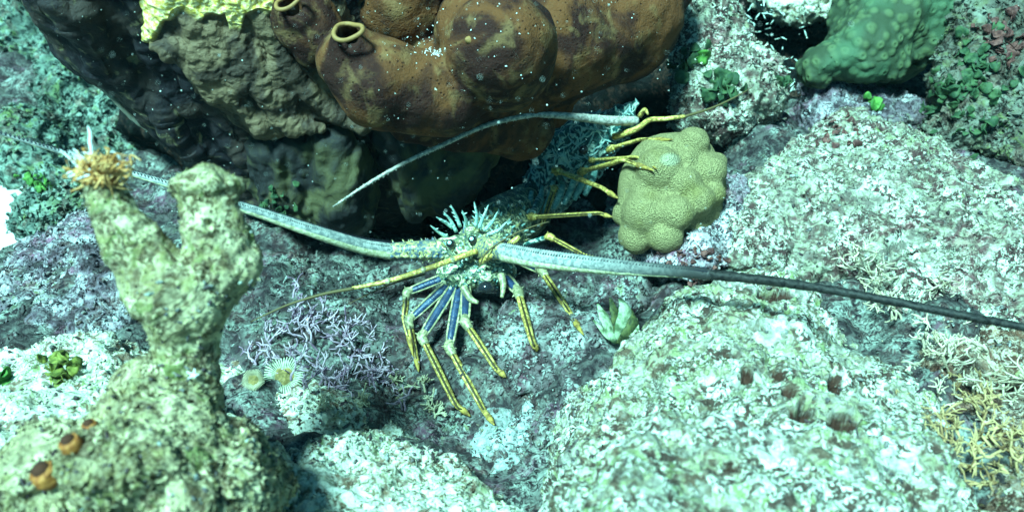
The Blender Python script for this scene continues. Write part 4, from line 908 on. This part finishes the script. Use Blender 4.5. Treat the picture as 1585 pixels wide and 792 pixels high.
def lobster_rear():
    rg = np.random.default_rng(9)
    o = thing('spiny_lobster', P(880,330,1.15), 'teal lobster in the dark crevice resting its legs on the knobbly coral', 'lobster')
    body = [cap((960,190,1.06),24,(905,225,1.10),46), cap((905,225,1.10),46,(850,290,1.14),42), ell(860,215,1.12,50,30,.03,30), cap((962,180,1.05),14,(985,160,1.04),7)]
    V, Q = build(body, .012, .0035, 1); V, _ = rockify(V, Q, ((.012,.003,3),), 301); car = mesh_np('carapace', V, Q, M['shell2'], parent=o)
    b = BVHTree.FromPolygons([tuple(v) for v in V], [tuple(q) for q in Q]); mb = MB(); m2 = MB()
    for i in range(520):
        x, y = rg.uniform(800,990), rg.uniform(150,340); dr = Vector(c2w([(x-CX)/F,(CY-y)/F,1])).normalized(); r = b.ray_cast(Vector((0,0,0)), dr, 3)
        if r[0] is None: continue
        p = np.array(r[0]); n_ = np.array(r[1]); n_ = n_ if n_@np.array(dr) < 0 else -n_
        if i % 3: L = rg.uniform(.0025,.006); mb.cone(p, n_+c2w([.5,.5,-.2])*.7+rg.normal(size=3)*.3, L, L*.33)
        else: t = rg.normal(size=3); t -= n_*(t@n_); t *= .0075/np.linalg.norm(t); b2 = np.cross(n_, t)*rg.uniform(-.9,.9); m2.add(sweep([p-t, p+b2*.6+n_*.0012, p+t], [.0007,.0013,.0006], 6, 5))
    mb.make('spine', M['white'], car); m2.make('ridges', M['white'], car)
    # tail with pale side plates, down to the left
    for k in range(6):
        c = np.array(P(858-k*9, 285+k*10, 1.14+.012*k)); c1 = np.array(P(850-k*9, 294+k*10, 1.152+.012*k)); r = .034-.0022*k
        mb = MB(); mb.add(sweep([c, (c+c1)/2, c1], [r*.92, r, r*.9], 20, 3)); sg = mb.make('tail_segment', M['shell2'], o)
        mb = MB()
        for j in range(5):
            a = -1.9 + j*.5; q = (c+c1)/2 + c2w([math.cos(a), math.sin(a)*.9, -.6])*r*.9; mb.add(sweep([q, q+c2w([0,0,-.0012])], [.0014,.0008], 8, 1))
        mb.make('spots', M['eye'], sg)
    for k in range(7):
        a0 = (925-k*17, 248+k*8, 1.06+.004*k); a1 = (905-k*16, 302+k*7, 1.045+.004*k)
        mb = MB(); mb.add(sweep([P(*a0), P((a0[0]+a1[0])/2+3, (a0[1]+a1[1])/2, a0[2]-.012), P(*a1)], [.0026,.0044,.0030], 8, 5, flat=.6)); mb.make('side_plate', M['stripe2'], o)
    mb = MB()
    for pts in ([(800,300),(806,330),(820,350)], [(790,315),(800,340),(815,358)], [(812,292),(814,318),(824,340)], [(784,335),(800,352),(822,362)], [(822,300),(822,320),(830,335)]):
        mb.add(sweep([P(x, y, 1.10) for x, y in pts], [.0008,.0022,.0012], 8, 5, flat=.4))
    mb.make('tail_fan', M['stripe2'], o)
    # eyes
    for (x, y, d) in ((903,232,1.045),(868,262,1.08)):
        c = np.array(P(x,y,d)); q = c2w([0,0,1.]); mb = MB(); mb.add(sweep([c+q*.008,c,c-q*.004],[.005,.006,.003],12,3)); mb.make('eye', M['eye'], car)
    # antenna arching to the left
    mb = MB(); W = [P(*q) for q in ((952,205,1.05),(968,196,1.03),(985,186,1.02))]; mb.add(sweep(W, [.011,.009,.006], 12, 4)); spiny(mb, W, [.011,.009,.006], 18, .004, rg); A = mb.make('antenna', M['shell2'], o)
    W = [P(*q) for q in ((985,187,1.02),(945,187,1.0),(900,182,.98),(850,178,.96),(805,181,.94),(750,195,.92),(690,222,.90),(630,250,.89),(570,284,.88),(515,320,.88))]
    mb = MB(); fr = [.0052,.0056,.0044,.0034,.0030,.0026,.0023,.0020,.0016,.0007]; mb.add(sweep(W, fr, 10, 12)); spiny(mb, W, fr, 420, .0016, rg); fl = mb.make('flagellum', M['feeler2'], A)
    mb = MB(); mb.add(sweep([P(990,180,1.02),P(998,170,1.01),P(1003,177,1.0)], [.0032,.0026,.0012], 8, 4)); mb.make('antenna_stub', M['yellow'], A)
    # antennule to the right
    W = [P(*q) for q in ((950,212,1.03),(985,200,1.01),(1005,186,1.0),(1030,184,.99),(1060,180,.99))]; mb = MB(); mb.add(sweep(W, [.0042,.0036,.0030,.0026,.0020], 8, 6)); an = mb.make('antennule', M['yellow'], o)
    W = [P(*q) for q in ((1058,181,.99),(1100,168,1.0),(1135,152,1.01),(1165,135,1.02))]; mb = MB(); mb.add(sweep(W, [.0017,.0014,.0010,.0004], 8, 6)); mb.make('antennule_tip', M['darktip'], an)
    # legs over the coral
    leg(o, (900,262,1.08), (945,230,1.03), (992,216,.985), (1042,216,.965), .0036, 'shell2')
    leg(o, (885,272,1.08), (900,266,1.05), (965,248,.96), (1012,264,.93), .0042, 'shell2')
    leg(o, (880,300,1.08), (860,263,1.05), (930,290,.985), (957,307,.955), .0044, 'shell2')
    leg(o, (838,300,1.08), (822,336,1.03), (925,330,.975), (948,336,.965), .0038, 'shell2')
    leg(o, (845,330,1.08), (858,290,1.06), (842,340,1.06), (836,352,1.06), .0036, 'shell2')
    leg(o, (930,240,1.06), (915,248,1.045), (985,243,.985), (1018,262,.94), .0030, 'shell2')
M['stripe2'] = shell('tail_plate_teal', (.10,.24,.22), (.26,.50,.44), (.50,.70,.58), 70)
s = NT('hairy_feeler', .6); n = s.noise(260,3,.5); M['feeler2'] = s.done(s.mix(s.ramp(n,.35,.65), (.20,.19,.17), (.50,.48,.42)), n, .0008)
lobster_rear()

# ------------------------------------------------------------------ shoal of tiny fry and specks in the water
def fry_mesh():
    V, Q = sweep([(-.006,0,0),(-.003,0,0),(.001,0,0),(.005,0,0)], [.0002,.0011,.0014,.0003], 6, 3, flat=.7); t = np.array([(-.0055,0,0),(-.0082,0,.0016),(-.0076,0,0),(-.0082,0,-.0016)])
    V = np.vstack([V, t]); n = len(V); return V, np.vstack([Q, [(n-4,n-3,n-2,n-2),(n-4,n-2,n-1,n-1)]])
fv, fq = fry_mesh(); f0 = poly_mixed('tiny_fish', fv, fq, M['fry'], origin=(0,0,0)); rg = random.Random(4); cnt = 0
for i in range(120):
    x = rg.gauss(1180, 30) if i % 2 else rg.uniform(1115, 1250); y = rg.uniform(0, 150)
    if x < 1120 + y*.5: x += 40
    if x > 1255: continue
    o = f0 if cnt == 0 else f0.copy()
    if cnt: COL.objects.link(o)
    cnt += 1; o.location = P(x, y, rg.uniform(1.22, 1.38)); o.rotation_euler = (rg.uniform(-.6,.6), rg.uniform(-1,1), rg.uniform(0,6.28)); sc_ = rg.uniform(.5,1.1); o.scale = (sc_,)*3
    tag(o, 'one of many tiny pale fish flecks in the dark gap left of the star coral', 'fish', 'tiny fish shoal in the dark gap')
mb = MB(); rg = np.random.default_rng(12)
for i in range(480):
    x, y = rg.uniform(0,1585), rg.uniform(0,792)
    if i < 330: x, y = rg.uniform(150,1150), rg.uniform(0,480)
    d = rg.uniform(.35, .8); r = mm(rg.uniform(.35,.85) if i % 16 else rg.uniform(1.1,1.7), d); c = np.array(P(x,y,d)); v = rg.normal(size=3); v /= np.linalg.norm(v)
    mb.add(sweep([c-v*r*.8, c, c+v*r*.8], [r*.5, r, r*.5], 6, 1))
tag(mb.make('drifting_specks', M['snow'], origin=(0,.6,-.4)), kind='stuff')

# ------------------------------------------------------------------ the water's own veil
hz = MB(); a_ = np.array([(x, y, z) for x in (-26.5, 26.5) for y in (-25.5, 27.5) for z in (-6, .5)], float)
hq = np.array([(0,1,3,2),(4,6,7,5),(0,4,5,1),(2,3,7,6),(0,2,6,4),(1,5,7,3)])
hm = bpy.data.materials.new('water_haze'); hm.use_nodes = True; hm.node_tree.nodes.clear(); ho = hm.node_tree.nodes.new('ShaderNodeOutputMaterial'); pv = hm.node_tree.nodes.new('ShaderNodeVolumePrincipled')
pv.inputs['Color'].default_value = (.35,.85,.95,1); pv.inputs['Density'].default_value = .004; hm.node_tree.links.new(pv.outputs[0], ho.inputs['Volume'])
o = mesh_np('haze', a_, hq, hm, smooth=False); tag(o, kind='stuff')
